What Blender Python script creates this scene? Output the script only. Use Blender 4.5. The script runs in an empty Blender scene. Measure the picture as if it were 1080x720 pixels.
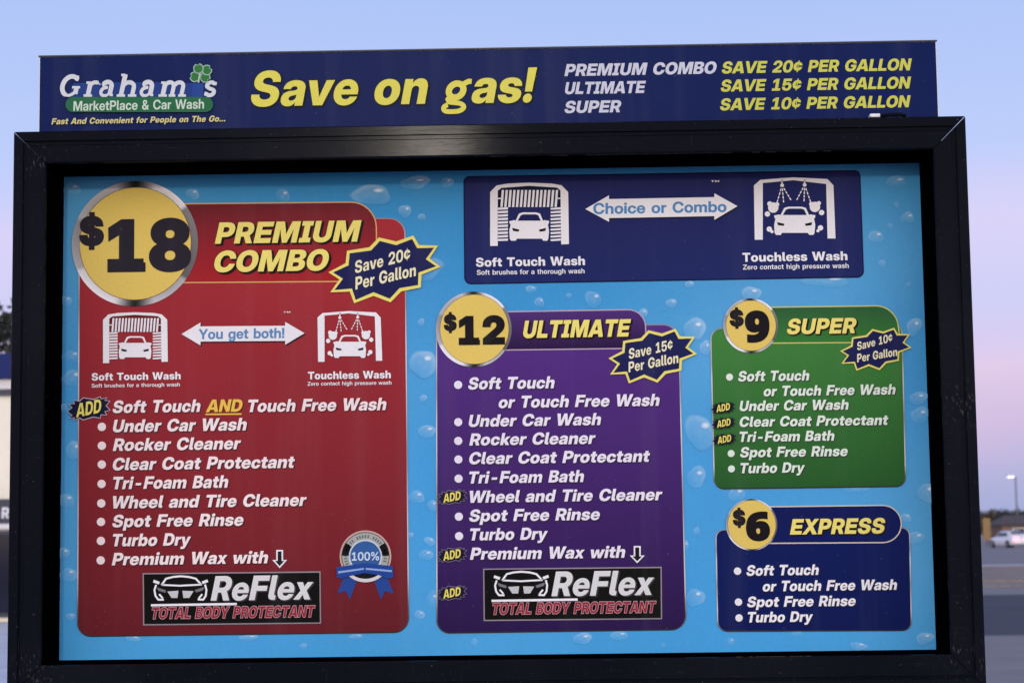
import bpy, math, random
from mathutils import Vector, Matrix
from mathutils.geometry import delaunay_2d_cdt
import numpy as np

S = bpy.context.scene
COL = S.collection
R = math.radians

# ------------------------------------------------------------------ camera
EYE = 1.90                                  # eye height of the photographer (metres)
CAM = Vector((0.0876, -3.1597, EYE))
YAW, PITCH, ROLL, FPX = -0.0163, 0.0990, -0.0133, 2017.0
_f = Vector((math.sin(YAW) * math.cos(PITCH), math.cos(YAW) * math.cos(PITCH), math.sin(PITCH)))
_r = Vector((math.cos(YAW), -math.sin(YAW), 0))
_u = _r.cross(_f)
RIGHT = _r * math.cos(ROLL) + _u * math.sin(ROLL)
UP = _u * math.cos(ROLL) - _r * math.sin(ROLL)
FWD = _f
cd = bpy.data.cameras.new('camera')
cd.sensor_width = 36
cd.lens = FPX / 1080 * 36
cd.clip_start = 0.1
cd.clip_end = 3000
cd.dof.use_dof = True
cd.dof.focus_distance = 3.25
cd.dof.aperture_fstop = 11.0
cam = bpy.data.objects.new('camera', cd)
COL.objects.link(cam)
m = Matrix.Identity(4)
for i, v in enumerate((RIGHT, UP, -FWD)):
    for k in range(3):
        m[k][i] = v[k]
m.translation = CAM
cam.matrix_world = m
S.camera = cam

# ------------------------------------------------------------------ world: dusk sky, sun just going down behind the camera
SUN_EL, SUN_AZ = 11.6, 183.4                # azimuth clockwise from +Y: behind the photographer, a touch to the left
W = bpy.data.worlds.new('World')
S.world = W
W.use_nodes = True
nt = W.node_tree
nt.nodes.clear()
N = nt.nodes.new
L = nt.links.new
out = N('ShaderNodeOutputWorld')
tc = N('ShaderNodeTexCoord')
sep = N('ShaderNodeSeparateXYZ')
L(tc.outputs['Generated'], sep.inputs[0])
asn = N('ShaderNodeMath'); asn.operation = 'ARCSINE'; L(sep.outputs['Z'], asn.inputs[0])
# soft streaks of thin cloud bend the bands a little
nz = N('ShaderNodeTexNoise'); nz.inputs['Scale'].default_value = 3.0; nz.inputs['Detail'].default_value = 3
mp = N('ShaderNodeMapping'); mp.inputs['Scale'].default_value = (1, 1, 5); L(tc.outputs['Generated'], mp.inputs[0]); L(mp.outputs[0], nz.inputs[0])
nm = N('ShaderNodeMath'); nm.operation = 'MULTIPLY_ADD'; nm.inputs[1].default_value = 0.05; nm.inputs[2].default_value = -0.025
L(nz.outputs[0], nm.inputs[0])
ad = N('ShaderNodeMath'); ad.operation = 'ADD'; L(asn.outputs[0], ad.inputs[0]); L(nm.outputs[0], ad.inputs[1])
mr = N('ShaderNodeMapRange'); mr.inputs['From Min'].default_value = 0; mr.inputs['From Max'].default_value = R(60)
L(ad.outputs[0], mr.inputs['Value'])


def lin(c):
    c = c / 255.0
    return c / 12.92 if c <= 0.04045 else ((c + 0.055) / 1.055) ** 2.4


def rgb(r, g, b):
    return (lin(r), lin(g), lin(b), 1.0)


def ramp(stops):
    n = N('ShaderNodeValToRGB')
    e = n.color_ramp.elements
    while len(e) > 1:
        e.remove(e[-1])
    for i, (p, c) in enumerate(stops):
        x = e[0] if i == 0 else e.new(p / 60)
        x.position = p / 60
        x.color = c
    L(mr.outputs[0], n.inputs[0])
    return n


east = ramp([(0, rgb(160, 172, 216)), (1.6, rgb(182, 178, 222)), (2.8, rgb(206, 186, 224)), (4.2, rgb(224, 200, 233)),
             (6.2, rgb(206, 204, 245)), (8.6, rgb(218, 209, 247)), (11, rgb(188, 204, 250)), (15.5, rgb(174, 196, 247)),
             (30, rgb(120, 152, 222)), (60, rgb(84, 112, 184))])
west = ramp([(0, (2.1, 1.55, 1.2, 1)), (6, (2.35, 2.0, 1.75, 1)), (15, (1.9, 1.85, 1.88, 1)), (30, (1.08, 1.18, 1.42, 1)), (60, rgb(112, 136, 200))])
az = N('ShaderNodeMapRange'); az.interpolation_type = 'SMOOTHSTEP'
az.inputs['From Min'].default_value = 0.1; az.inputs['From Max'].default_value = -0.7
L(sep.outputs['Y'], az.inputs['Value'])
mx = N('ShaderNodeMix'); mx.data_type = 'RGBA'; mx.clamp_factor = True
L(az.outputs[0], mx.inputs['Factor']); L(east.outputs[0], mx.inputs['A']); L(west.outputs[0], mx.inputs['B'])
bg = N('ShaderNodeBackground'); bg.inputs['Strength'].default_value = 0.98
L(mx.outputs['Result'], bg.inputs['Color'])
sky = N('ShaderNodeTexSky'); sky.sky_type = 'NISHITA'; sky.sun_disc = False
sky.sun_elevation = R(SUN_EL); sky.sun_rotation = R(SUN_AZ)
bn = N('ShaderNodeBackground'); bn.inputs['Strength'].default_value = 0.006
L(sky.outputs[0], bn.inputs['Color'])
ash = N('ShaderNodeAddShader'); L(bg.outputs[0], ash.inputs[0]); L(bn.outputs[0], ash.inputs[1])
L(ash.outputs[0], out.inputs['Surface'])

# ------------------------------------------------------------------ low sun
sd = bpy.data.lights.new('sun', 'SUN')
sd.energy = 0.55
sd.angle = R(2.2)
sd.color = (1.0, 0.9, 0.76)
sun = bpy.data.objects.new('sun', sd)
COL.objects.link(sun)
a = R(SUN_AZ); e_ = R(SUN_EL)
sdir = Vector((math.sin(a) * math.cos(e_), math.cos(a) * math.cos(e_), math.sin(e_)))     # towards the sun
sun.rotation_euler = sdir.to_track_quat('Z', 'Y').to_euler()
sun.location = (0, -20, 12)

# ------------------------------------------------------------------ exposure
vs = S.view_settings
vs.view_transform = 'Standard'
vs.look = 'None'
vs.exposure = 0.0
vs.gamma = 1.0
vs.use_curve_mapping = False
S.render.filter_size = 1.9
S.cycles.use_denoising = True
S.cycles.max_bounces = 6

# ------------------------------------------------------------------ object helpers
def setp(o, label=None, cat=None, group=None, kind=None):
    for k, v in (('label', label), ('category', cat), ('group', group), ('kind', kind)):
        if v:
            o[k] = v
    return o


def thing(name, label, cat, loc=(0, 0, 0), rz=0, group=None):
    o = bpy.data.objects.new(name, None)
    o.empty_display_size = 0.2
    COL.objects.link(o)
    o.location = loc
    o.rotation_euler = (0, 0, rz)
    return setp(o, label, cat, group)


def link_mesh(name, me, mat, parent=None, world=True):
    """world=True: mesh coordinates are world coordinates, so undo the parent's placing."""
    o = bpy.data.objects.new(name, me)
    COL.objects.link(o)
    for mm in (mat if isinstance(mat, (list, tuple)) else [mat]):
        me.materials.append(mm)
    if parent:
        o.parent = parent
        if world:
            p = parent
            mat_ = Matrix.Identity(4)
            while p:
                mat_ = Matrix.LocRotScale(p.location, p.rotation_euler, None) @ mat_
                p = p.parent
            me.transform(mat_.inverted())
    return o


class MB:
    """collects solid shapes into one mesh"""
    def __init__(s):
        s.v = []; s.f = []; s.mi = []; s.cur = 0

    def add(s, vs_, fs):
        o = len(s.v)
        s.v += [tuple(p) for p in vs_]
        for q in fs:
            s.f.append([i + o for i in q]); s.mi.append(s.cur)
        return s

    def box(s, a, b, bev=0.0):
        x0, y0, z0 = a; x1, y1, z1 = b
        if bev <= 0:
            p = [(x, y, z) for z in (z0, z1) for y in (y0, y1) for x in (x0, x1)]
            return s.add(p, [(0, 2, 3, 1), (4, 5, 7, 6), (0, 1, 5, 4), (2, 6, 7, 3), (0, 4, 6, 2), (1, 3, 7, 5)])
        import bmesh
        bm = bmesh.new()
        bmesh.ops.create_cube(bm, size=1)
        for v in bm.verts:
            v.co = Vector(((x0 + x1) / 2 + v.co.x * (x1 - x0), (y0 + y1) / 2 + v.co.y * (y1 - y0), (z0 + z1) / 2 + v.co.z * (z1 - z0)))
        bmesh.ops.bevel(bm, geom=bm.edges[:], offset=bev, segments=2, affect='EDGES', profile=0.6)
        bm.verts.index_update()
        s.add([v.co[:] for v in bm.verts], [[v.index for v in f.verts] for f in bm.faces])
        bm.free()
        return s

    def tube(s, pts, rad, n=8, cap=True):
        pts = [Vector(p) for p in pts]
        rad = rad if isinstance(rad, (list, tuple)) else [rad] * len(pts)
        rings = []
        for i, p in enumerate(pts):
            d = (pts[min(i + 1, len(pts) - 1)] - pts[max(i - 1, 0)]).normalized()
            a_ = d.orthogonal().normalized(); b_ = d.cross(a_)
            if i and rings:
                a_ = (pa - d * pa.dot(d)).normalized(); b_ = d.cross(a_)
            pa = a_
            rings.append([p + (a_ * math.cos(t) + b_ * math.sin(t)) * rad[i] for t in [2 * math.pi * k / n for k in range(n)]])
        vs_ = [q for r_ in rings for q in r_]
        fs = [(i * n + k, i * n + (k + 1) % n, (i + 1) * n + (k + 1) % n, (i + 1) * n + k) for i in range(len(pts) - 1) for k in range(n)]
        if cap:
            fs += [tuple(range(n))[::-1], tuple((len(pts) - 1) * n + k for k in range(n))]
        return s.add(vs_, fs)

    def build(s, name, mat, parent=None, smooth=False):
        me = bpy.data.meshes.new(name)
        me.from_pydata(s.v, [], s.f)
        me.update()
        for p, i in zip(me.polygons, s.mi):
            p.material_index = i
            p.use_smooth = smooth
        return link_mesh(name, me, mat, parent)


# ------------------------------------------------------------------ materials
def material(name, base, rough=0.5, metal=0.0, coat=0.0, noise=0.0, nscale=8.0, rnoise=0.0, bump=0.0, bscale=60.0, spec=0.5, emit=None, estr=0.0):
    mt = bpy.data.materials.new(name)
    mt.use_nodes = True
    n = mt.node_tree.nodes; l = mt.node_tree.links
    b = n['Principled BSDF']
    b.inputs['Base Color'].default_value = (*base[:3], 1)
    b.inputs['Roughness'].default_value = rough
    b.inputs['Metallic'].default_value = metal
    b.inputs['Coat Weight'].default_value = coat
    b.inputs['Specular IOR Level'].default_value = spec
    t = n.new('ShaderNodeTexCoord')
    if noise:
        x = n.new('ShaderNodeTexNoise'); x.inputs['Scale'].default_value = nscale; x.inputs['Detail'].default_value = 6
        l.new(t.outputs['Object'], x.inputs[0])
        r_ = n.new('ShaderNodeMapRange'); r_.inputs['From Min'].default_value = 0.25; r_.inputs['From Max'].default_value = 0.75
        r_.inputs['To Min'].default_value = 1 - noise; r_.inputs['To Max'].default_value = 1 + noise
        l.new(x.outputs[0], r_.inputs['Value'])
        mu = n.new('ShaderNodeVectorMath'); mu.operation = 'SCALE'
        mu.inputs[0].default_value = base[:3]
        l.new(r_.outputs[0], mu.inputs['Scale']); l.new(mu.outputs[0], b.inputs['Base Color'])
    if rnoise:
        x = n.new('ShaderNodeTexNoise'); x.inputs['Scale'].default_value = nscale * 2.3; x.inputs['Detail'].default_value = 5
        l.new(t.outputs['Object'], x.inputs[0])
        r_ = n.new('ShaderNodeMapRange'); r_.inputs['To Min'].default_value = max(0.02, rough - rnoise); r_.inputs['To Max'].default_value = min(1, rough + rnoise)
        l.new(x.outputs[0], r_.inputs['Value']); l.new(r_.outputs[0], b.inputs['Roughness'])
    if bump:
        x = n.new('ShaderNodeTexNoise'); x.inputs['Scale'].default_value = bscale; x.inputs['Detail'].default_value = 4
        l.new(t.outputs['Object'], x.inputs[0])
        bu = n.new('ShaderNodeBump'); bu.inputs['Strength'].default_value = bump; bu.inputs['Distance'].default_value = 0.01
        l.new(x.outputs[0], bu.inputs['Height']); l.new(bu.outputs[0], b.inputs['Normal'])
    if emit:
        b.inputs['Emission Color'].default_value = (*emit[:3], 1)
        b.inputs['Emission Strength'].default_value = estr
    return mt


def ink_material(name, rough=0.5, coat=0.0, spec=0.055):
    """printed vinyl: the print's own colours live in the 'ink' attribute"""
    mt = bpy.data.materials.new(name)
    mt.use_nodes = True
    n = mt.node_tree.nodes; l = mt.node_tree.links
    b = n['Principled BSDF']
    at = n.new('ShaderNodeAttribute'); at.attribute_name = 'ink'
    t = n.new('ShaderNodeTexCoord')
    x = n.new('ShaderNodeTexNoise'); x.inputs['Scale'].default_value = 260; x.inputs['Detail'].default_value = 3
    l.new(t.outputs['Object'], x.inputs[0])
    x2 = n.new('ShaderNodeTexNoise'); x2.inputs['Scale'].default_value = 5; x2.inputs['Detail'].default_value = 4
    l.new(t.outputs['Object'], x2.inputs[0])
    a1 = n.new('ShaderNodeMath'); a1.operation = 'ADD'; l.new(x.outputs[0], a1.inputs[0]); l.new(x2.outputs[0], a1.inputs[1])
    r_ = n.new('ShaderNodeMapRange'); r_.inputs['From Min'].default_value = 0.6; r_.inputs['From Max'].default_value = 1.4
    r_.inputs['To Min'].default_value = 0.93; r_.inputs['To Max'].default_value = 1.07
    l.new(a1.outputs[0], r_.inputs['Value'])
    mu = n.new('ShaderNodeVectorMath'); mu.operation = 'SCALE'
    l.new(at.outputs['Color'], mu.inputs[0]); l.new(r_.outputs[0], mu.inputs['Scale'])
    # dust and dried drip streaks left on the face
    m3 = n.new('ShaderNodeMapping'); m3.inputs['Scale'].default_value = (26, 26, 1.3)
    l.new(t.outputs['Object'], m3.inputs[0])
    x3 = n.new('ShaderNodeTexNoise'); x3.inputs['Scale'].default_value = 1.0; x3.inputs['Detail'].default_value = 5
    l.new(m3.outputs[0], x3.inputs[0])
    r3 = n.new('ShaderNodeMapRange'); r3.inputs['From Min'].default_value = 0.5; r3.inputs['From Max'].default_value = 0.8
    r3.inputs['To Max'].default_value = 0.035
    l.new(x3.outputs[0], r3.inputs['Value'])
    x4 = n.new('ShaderNodeTexNoise'); x4.inputs['Scale'].default_value = 330; x4.inputs['Detail'].default_value = 1
    l.new(t.outputs['Object'], x4.inputs[0])
    r4 = n.new('ShaderNodeMapRange'); r4.inputs['From Min'].default_value = 0.775; r4.inputs['From Max'].default_value = 0.83
    r4.inputs['To Max'].default_value = 0.35
    l.new(x4.outputs[0], r4.inputs['Value'])
    a4 = n.new('ShaderNodeMath'); a4.operation = 'MAXIMUM'; l.new(r3.outputs[0], a4.inputs[0]); l.new(r4.outputs[0], a4.inputs[1])
    mx4 = n.new('ShaderNodeMix'); mx4.data_type = 'RGBA'
    l.new(a4.outputs[0], mx4.inputs['Factor']); l.new(mu.outputs[0], mx4.inputs['A']); mx4.inputs['B'].default_value = (.42, .42, .42, 1)
    l.new(mx4.outputs['Result'], b.inputs['Base Color'])
    b.inputs['Roughness'].default_value = rough
    b.inputs['Coat Weight'].default_value = coat
    b.inputs['Coat Roughness'].default_value = 0.2
    b.inputs['Specular IOR Level'].default_value = spec
    return mt


FOOT = EYE + 0.6817 - 0.945                # height of the frame's foot


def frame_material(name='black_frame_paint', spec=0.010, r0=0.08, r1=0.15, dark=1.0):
    """black painted aluminium with dust, rubbed streaks and scuffs"""
    mt = bpy.data.materials.new(name)
    mt.use_nodes = True
    n = mt.node_tree.nodes; l = mt.node_tree.links
    b = n['Principled BSDF']
    t = n.new('ShaderNodeTexCoord')

    def noise(scale, vec, detail=6, lo=0.5, hi=0.75):
        mpn = n.new('ShaderNodeMapping'); mpn.inputs['Scale'].default_value = vec
        l.new(t.outputs['Object'], mpn.inputs[0])
        x = n.new('ShaderNodeTexNoise'); x.inputs['Scale'].default_value = scale; x.inputs['Detail'].default_value = detail
        l.new(mpn.outputs[0], x.inputs[0])
        r_ = n.new('ShaderNodeMapRange'); r_.inputs['From Min'].default_value = lo; r_.inputs['From Max'].default_value = hi
        r_.clamp = True
        l.new(x.outputs[0], r_.inputs['Value'])
        return r_.outputs[0]

    dust = noise(3, (1, 1, 1), 8, 0.45, 0.8)
    speck = noise(220, (1, 1, 1), 2, 0.70, 0.78)
    scr = noise(30, (0.6, 1, 14), 3, 0.66, 0.76)
    scr2 = noise(30, (14, 1, 0.6), 3, 0.68, 0.78)

    def mixc(fac, a_, c_, k):
        mm = n.new('ShaderNodeMath'); mm.operation = 'MULTIPLY'; mm.inputs[1].default_value = k; l.new(fac, mm.inputs[0])
        q = n.new('ShaderNodeMix'); q.data_type = 'RGBA'
        l.new(mm.outputs[0], q.inputs['Factor'])
        if isinstance(a_, tuple): q.inputs['A'].default_value = a_
        else: l.new(a_, q.inputs['A'])
        q.inputs['B'].default_value = c_
        return q.outputs['Result']
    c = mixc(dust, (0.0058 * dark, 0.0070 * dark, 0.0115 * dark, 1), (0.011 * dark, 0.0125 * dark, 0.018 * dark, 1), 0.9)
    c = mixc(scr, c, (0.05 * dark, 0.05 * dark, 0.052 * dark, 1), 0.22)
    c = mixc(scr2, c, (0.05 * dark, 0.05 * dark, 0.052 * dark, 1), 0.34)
    c = mixc(speck, c, (0.16, 0.16, 0.16, 1), 0.40)
    # white scuffs at the knocked corners
    for (px_, py_, pz_, rad) in ((-.755, -.06, FOOT + .04, .055), (.765, -.06, FOOT + .05, .05), (.775, -.06, 2.1, .05), (-.76, -.06, 2.53, .04)):
        vd = n.new('ShaderNodeVectorMath'); vd.operation = 'DISTANCE'; vd.inputs[1].default_value = (px_, py_, pz_)
        l.new(t.outputs['Object'], vd.inputs[0])
        mk_ = n.new('ShaderNodeMapRange'); mk_.inputs['From Min'].default_value = 0; mk_.inputs['From Max'].default_value = rad
        mk_.inputs['To Min'].default_value = 1; mk_.inputs['To Max'].default_value = 0
        l.new(vd.outputs['Value'], mk_.inputs['Value'])
        sn = noise(140, (1.6, 1, .7), 6, 0.58, 0.68)
        mm = n.new('ShaderNodeMath'); mm.operation = 'MULTIPLY'; l.new(mk_.outputs[0], mm.inputs[0]); l.new(sn, mm.inputs[1])
        c = mixc(mm.outputs[0], c, (0.16, 0.16, 0.17, 1), 0.34 * dark)
    l.new(c, b.inputs['Base Color'])
    r_ = n.new('ShaderNodeMapRange'); r_.inputs['To Min'].default_value = r0; r_.inputs['To Max'].default_value = r1
    l.new(dust, r_.inputs['Value']); l.new(r_.outputs[0], b.inputs['Roughness'])
    b.inputs['Specular IOR Level'].default_value = spec
    mb_ = n.new('ShaderNodeMapping'); mb_.inputs['Scale'].default_value = (.25, 1, 2.2); l.new(t.outputs['Object'], mb_.inputs[0])
    x = n.new('ShaderNodeTexNoise'); x.inputs['Scale'].default_value = 70; x.inputs['Detail'].default_value = 5
    l.new(mb_.outputs[0], x.inputs[0])
    bu = n.new('ShaderNodeBump'); bu.inputs['Strength'].default_value = 0.02; bu.inputs['Distance'].default_value = 0.004
    l.new(x.outputs[0], bu.inputs['Height']); l.new(bu.outputs[0], b.inputs['Normal'])
    return mt


INK = ink_material('printed_vinyl')
INK_TOP = ink_material('printed_banner_vinyl', 0.3, 0.0, 0.022)
BLACK = frame_material()
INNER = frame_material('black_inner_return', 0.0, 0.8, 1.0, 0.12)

# ------------------------------------------------------------------ where a photo pixel's ray meets a plane y = Y (measuring the layout)
def at(px, py, Y):
    d = RIGHT * ((px - 540) / FPX) + UP * ((360 - py) / FPX) + FWD
    t = (Y - CAM.y) / d.y
    p = CAM + d * t
    return p


# ------------------------------------------------------------------ ground
asphalt = material('asphalt', (0.055, 0.055, 0.07), 0.9, noise=0.25, nscale=0.6, bump=0.4, bscale=40)
asphalt_far = material('worn_asphalt', (0.26, 0.22, 0.215), 0.85, noise=0.12, nscale=0.2)
concrete = material('concrete', (0.275, 0.235, 0.22), 0.9, noise=0.15, nscale=0.8, bump=0.2, bscale=30)
pale_concrete = material('pale_concrete', (0.68, 0.66, 0.68), 0.85, noise=0.12, nscale=0.7)
kerbm = material('kerb_concrete', (0.40, 0.38, 0.40), 0.85, noise=0.15, nscale=2)
verge = material('dry_verge', (0.30, 0.22, 0.17), 0.95, noise=0.3, nscale=1.5)


def sheet(name, x0, y0, x1, y1, z, mat, n=1):
    b = MB()
    b.add([(x0, y0, z), (x1, y0, z), (x1, y1, z), (x0, y1, z)], [(0, 1, 2, 3)])
    o = b.build(name, mat)
    o['kind'] = 'structure'
    return o


sheet('ground', -1500, -400, 1500, 2500, 0.0, concrete)
# dark approach lane crossing behind the board, and the wider main road beyond the verge
sheet('approach_lane', -6, 30.5, 400, 50, 0.004, asphalt)
sheet('road', -6, 84.7, 400, 172, 0.004, asphalt_far)
sheet('parking_lot', -400, -60, -5.6, 22, 0.004, asphalt)
sheet('pavement', -400, 22.0, -6.1, 40.7, 0.006, pale_concrete)
b = MB(); b.box((-5.5, 60.0, 0), (400, 82.0, 0.11)); o = b.build('verge', verge); o['kind'] = 'structure'
for y0, y1, nm_ in ((82.0, 84.6, 'kerb'), ):
    b = MB(); b.box((-5.5, y0, 0), (400, y1, 0.14), 0.02); o = b.build(nm_, kerbm); o['kind'] = 'structure'
# a curving kerb line where the lane meets the lot
b = MB()
pts = []
for k in range(25):
    t = k / 24
    pts.append((2 + t * 26, 60.6 - 8.6 * t ** 1.5))
for i in range(24):
    (xa, ya), (xb, yb) = pts[i], pts[i + 1]
    q = [(xa, ya - 1.6, 0), (xb, yb - 1.6, 0), (xb, yb + .1, 0), (xa, ya + .1, 0), (xa, ya - 1.6, .12), (xb, yb - 1.6, .12), (xb, yb + .1, .12), (xa, ya + .1, .12)]
    b.add(q, [(4, 5, 6, 7), (0, 1, 5, 4), (2, 3, 7, 6)])
o = b.build('kerb', material('grey_kerb', (.20, .19, .20), .9, noise=.15)); o['kind'] = 'structure'
# white lane line on the main road
b = MB()
for k in range(30):
    b.add([(-5 + k * 9, 120, .008), (-2 + k * 9, 120, .008), (-2 + k * 9, 120.2, .008), (-5 + k * 9, 120.2, .008)], [(0, 1, 2, 3)])
o = b.build('road_marking', material('road_paint', (0.6, 0.6, 0.6), 0.7)); o['kind'] = 'structure'

# ------------------------------------------------------------------ trees
bark = material('bark', (0.06, 0.045, 0.035), 0.9, noise=0.3, nscale=3)
leafm = []
for i, c in enumerate([(0.020, 0.028, 0.022), (0.035, 0.042, 0.030), (0.052, 0.050, 0.034)]):
    leafm.append(material('foliage_%s' % ('dark', 'mid', 'pale')[i], c, 0.8))
leafa = [material('autumn_foliage_dark', (0.07, 0.045, 0.03), .85), material('autumn_foliage_mid', (0.12, 0.075, 0.045), .85), material('autumn_foliage_pale', (0.10, 0.085, 0.05), .85)]


def tree(name, label, x, y, h, spread, n, leaf, mats, seed, group, cz=0.6):
    rnd = random.Random(seed)
    t = thing(name, label, 'tree', (x, y, 0), 0, group)
    tr = MB()
    tr.tube([(x, y, 0), (x + .05 * h * .2, y, h * .25), (x - .03 * h * .2, y, h * .55), (x, y, h * .85)], [h * .028, h * .022, h * .015, h * .004], 8)
    tips = []
    for k in range(11):
        a_ = rnd.uniform(0, 6.28); z0 = h * rnd.uniform(.25, .7)
        ln = spread * rnd.uniform(.55, .95)
        p1 = Vector((x + math.cos(a_) * ln * .5, y + math.sin(a_) * ln * .5, z0 + h * .07))
        p2 = Vector((x + math.cos(a_) * ln, y + math.sin(a_) * ln, min(z0 + h * rnd.uniform(.1, .25), h * .96)))
        tr.tube([(x, y, z0), p1, p2], [h * .010, h * .006, h * .002], 5)
        tips += [p1, p2]
    tr.build('trunk', bark, t, True)
    cl = []
    for k in range(34):
        a_ = rnd.uniform(0, 6.28); zz = rnd.uniform(-1, 1); rr = math.sqrt(max(0, 1 - zz * zz)) * rnd.uniform(.35, 1) ** .5
        cl.append(Vector((x + math.cos(a_) * rr * spread, y + math.sin(a_) * rr * spread, h * cz + zz * h * (1 - cz) * .93)))
    cl += tips
    cr = MB()
    for k in range(n):
        c = rnd.choice(cl)
        p = c + Vector((rnd.gauss(0, 1), rnd.gauss(0, 1), rnd.gauss(0, .8))) * spread * .17
        u = Vector((rnd.gauss(0, 1), rnd.gauss(0, 1), rnd.gauss(0, 1))).normalized(); w = u.orthogonal().normalized()
        s_ = leaf * rnd.uniform(.6, 1.4)
        cr.cur = rnd.choice((0, 0, 1, 1, 2))
        cr.add([p - u * s_, p + w * s_ * .6, p + u * s_, p - w * s_ * .6], [(0, 1, 2, 3)])
    cr.build('crown', mats, t)
    return t


tp = at(-3, 330, 66)
tree('broadleaf_tree', 'dark leafy tree rising behind the store with the blue roof band', tp.x - .6, 66, 10.0, 2.9, 5200, .17, leafm, 3, None, .64)
G_T = 'trees beyond the main road'
for k, (px, py, Y, sp, lf, lab) in enumerate([
        (1047, 541.5, 400, 3.6, 1, 'brown leafed tree just right of the menu board frame beyond the main road'),
        (1055, 540.5, 430, 3.8, 0, 'dark tree between the yellow sign and the low house'),
        (1064, 542, 390, 3.4, 0, 'dark tree behind the parked white car beyond the main road'),
        (1073, 540, 420, 3.8, 1, 'rust brown tree behind the pole of the street lamp'),
        (1082, 541, 440, 3.8, 0, 'dark tree at the right edge of view beside the street lamp'),
        (1092, 539, 410, 3.8, 0, 'dark tree past the right edge beyond the low house'),
        (1034, 541, 420, 3.8, 0, 'broad dark tree hidden mostly by the right frame edge beyond the road')]):
    p_ = at(px, py, Y)
    tree('roadside_tree', lab, p_.x, Y, p_.z, sp, 1500, .34, leafa if lf else leafm, 20 + k, G_T, .5)

# the low wood along the skyline, one mass
rw = random.Random(77)
wd_ = MB()
for k in range(9000):
    x = rw.uniform(-260, 330)
    hh = 3.6 + .8 * math.sin(x * .11) + .5 * math.sin(x * .37 + 1)
    z = hh * (1 - rw.random() ** 1.7)
    p = Vector((x, 500 + rw.uniform(-8, 8), max(.3, z)))
    u = Vector((rw.gauss(0, 1), rw.gauss(0, 1), rw.gauss(0, 1))).normalized(); w = u.orthogonal().normalized()
    s_ = rw.uniform(.5, 1.2)
    wd_.cur = rw.choice((0, 0, 0, 1, 2))
    wd_.add([p - u * s_, p + w * s_ * .8, p + u * s_, p - w * s_ * .8], [(0, 1, 2, 3)])
o = wd_.build('distant_wood', leafm)
setp(o, 'low dark wood along the far skyline beyond the road', 'wood', None, 'stuff')

# ------------------------------------------------------------------ store on the left
cream = material('cream_render', (0.86, 0.79, 0.66), 0.8, noise=0.06, nscale=1.5)
bluef = material('blue_fascia_metal', (0.018, 0.028, 0.13), 0.5, spec=.08, noise=0.08, nscale=2)
whitem = material('white_trim', (0.7, 0.66, 0.68), 0.6)
navym = material('navy_panel', (0.012, 0.018, 0.055), 0.4)
glassm = material('shop_glass', (0.012, 0.014, 0.03), 0.08, spec=0.3)
st = thing('store_building', 'cream store with blue roof band and navy sign strip behind the board at left', 'store', (-20, 41, 0))
X0, X1, Y0, Y1 = -34.0, -9.6, 41.0, 56.0


def zat(py):
    return at(5, py, Y0).z


zb1, zb2, zb3, zb4 = zat(556), zat(526), zat(413), zat(376)
b = MB(); b.box((X0, Y0, 0), (X1, Y1, zb4 - .02)); wl = b.build('wall', cream, st)
b = MB(); b.box((X0 - .3, Y0 - .35, zat(400)), (X1 + .3, Y1 + .3, zb4 + .05), .03); b.build('roof_fascia', bluef, st)
b = MB(); b.box((X0 - .2, Y0 - .2, zat(411)), (X1 + .2, Y1 + .2, zat(400) - .004), .02); b.build('soffit', whitem, st)
b = MB(); b.box((X0 - .1, Y0 - .1, zat(417)), (X1 + .1, Y1 + .1, zat(411) - .004)); b.build('gutter', navym, st)
b = MB(); b.box((X0, Y0 - .12, zb1 + .09), (X1 + .02, Y0 - .002, zb2), .01); sb_ = b.build('sign_band', navym, st)
b = MB(); b.box((X0, Y0 - .16, zb1 - .04), (X1 + .02, Y0 - .002, zb1 + .085), .01); b.build('ledge', whitem, st)
for k in range(8):
    xa = X0 + .2 + k * 2.93
    b = MB(); b.box((xa, Y0 - .06, .1), (xa + 2.8, Y0 - .002, zb1 - .08), .01); wd = b.build('window_frame', navym, st)
    b = MB(); b.box((xa + .08, Y0 - .075, .2), (xa + 2.72, Y0 - .062, zb1 - .16)); b.build('pane', glassm, wd)

# ------------------------------------------------------------------ low house far right
hm = material('brick_red', (0.20, 0.125, 0.105), 0.9, noise=0.2, nscale=2)
rm = material('roof_brown', (0.10, 0.075, 0.07), 0.9, noise=0.2, nscale=3)
hy = 190
hx = at(1057, 555, hy).x + 4
hs = thing('house', 'low reddish brown house behind the white car beyond the road', 'house', (hx, hy, 0))
b = MB(); b.box((hx - 4, hy, 0), (hx + 6, hy + 6, 2.0)); b.build('wall', hm, hs)
b = MB()
b.add([(hx - 4.4, hy - .4, 1.9), (hx + 6.4, hy - .4, 1.9), (hx + 6.4, hy + 6.4, 1.9), (hx - 4.4, hy + 6.4, 1.9), (hx - 3, hy + 3, 2.9), (hx + 5, hy + 3, 2.9)],
      [(0, 1, 5, 4), (1, 2, 5), (2, 3, 4, 5), (3, 0, 4), (3, 2, 1, 0)])
b.build('roof', rm, hs)
for k in range(3):
    b = MB(); b.box((hx - 3 + 3 * k, hy - .05, .6), (hx - 1.7 + 3 * k, hy - .002, 1.6)); f_ = b.build('window', whitem, hs)
    b = MB(); b.box((hx - 2.9 + 3 * k, hy - .07, .7), (hx - 1.8 + 3 * k, hy - .052, 1.5)); b.build('pane', glassm, f_)

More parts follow.
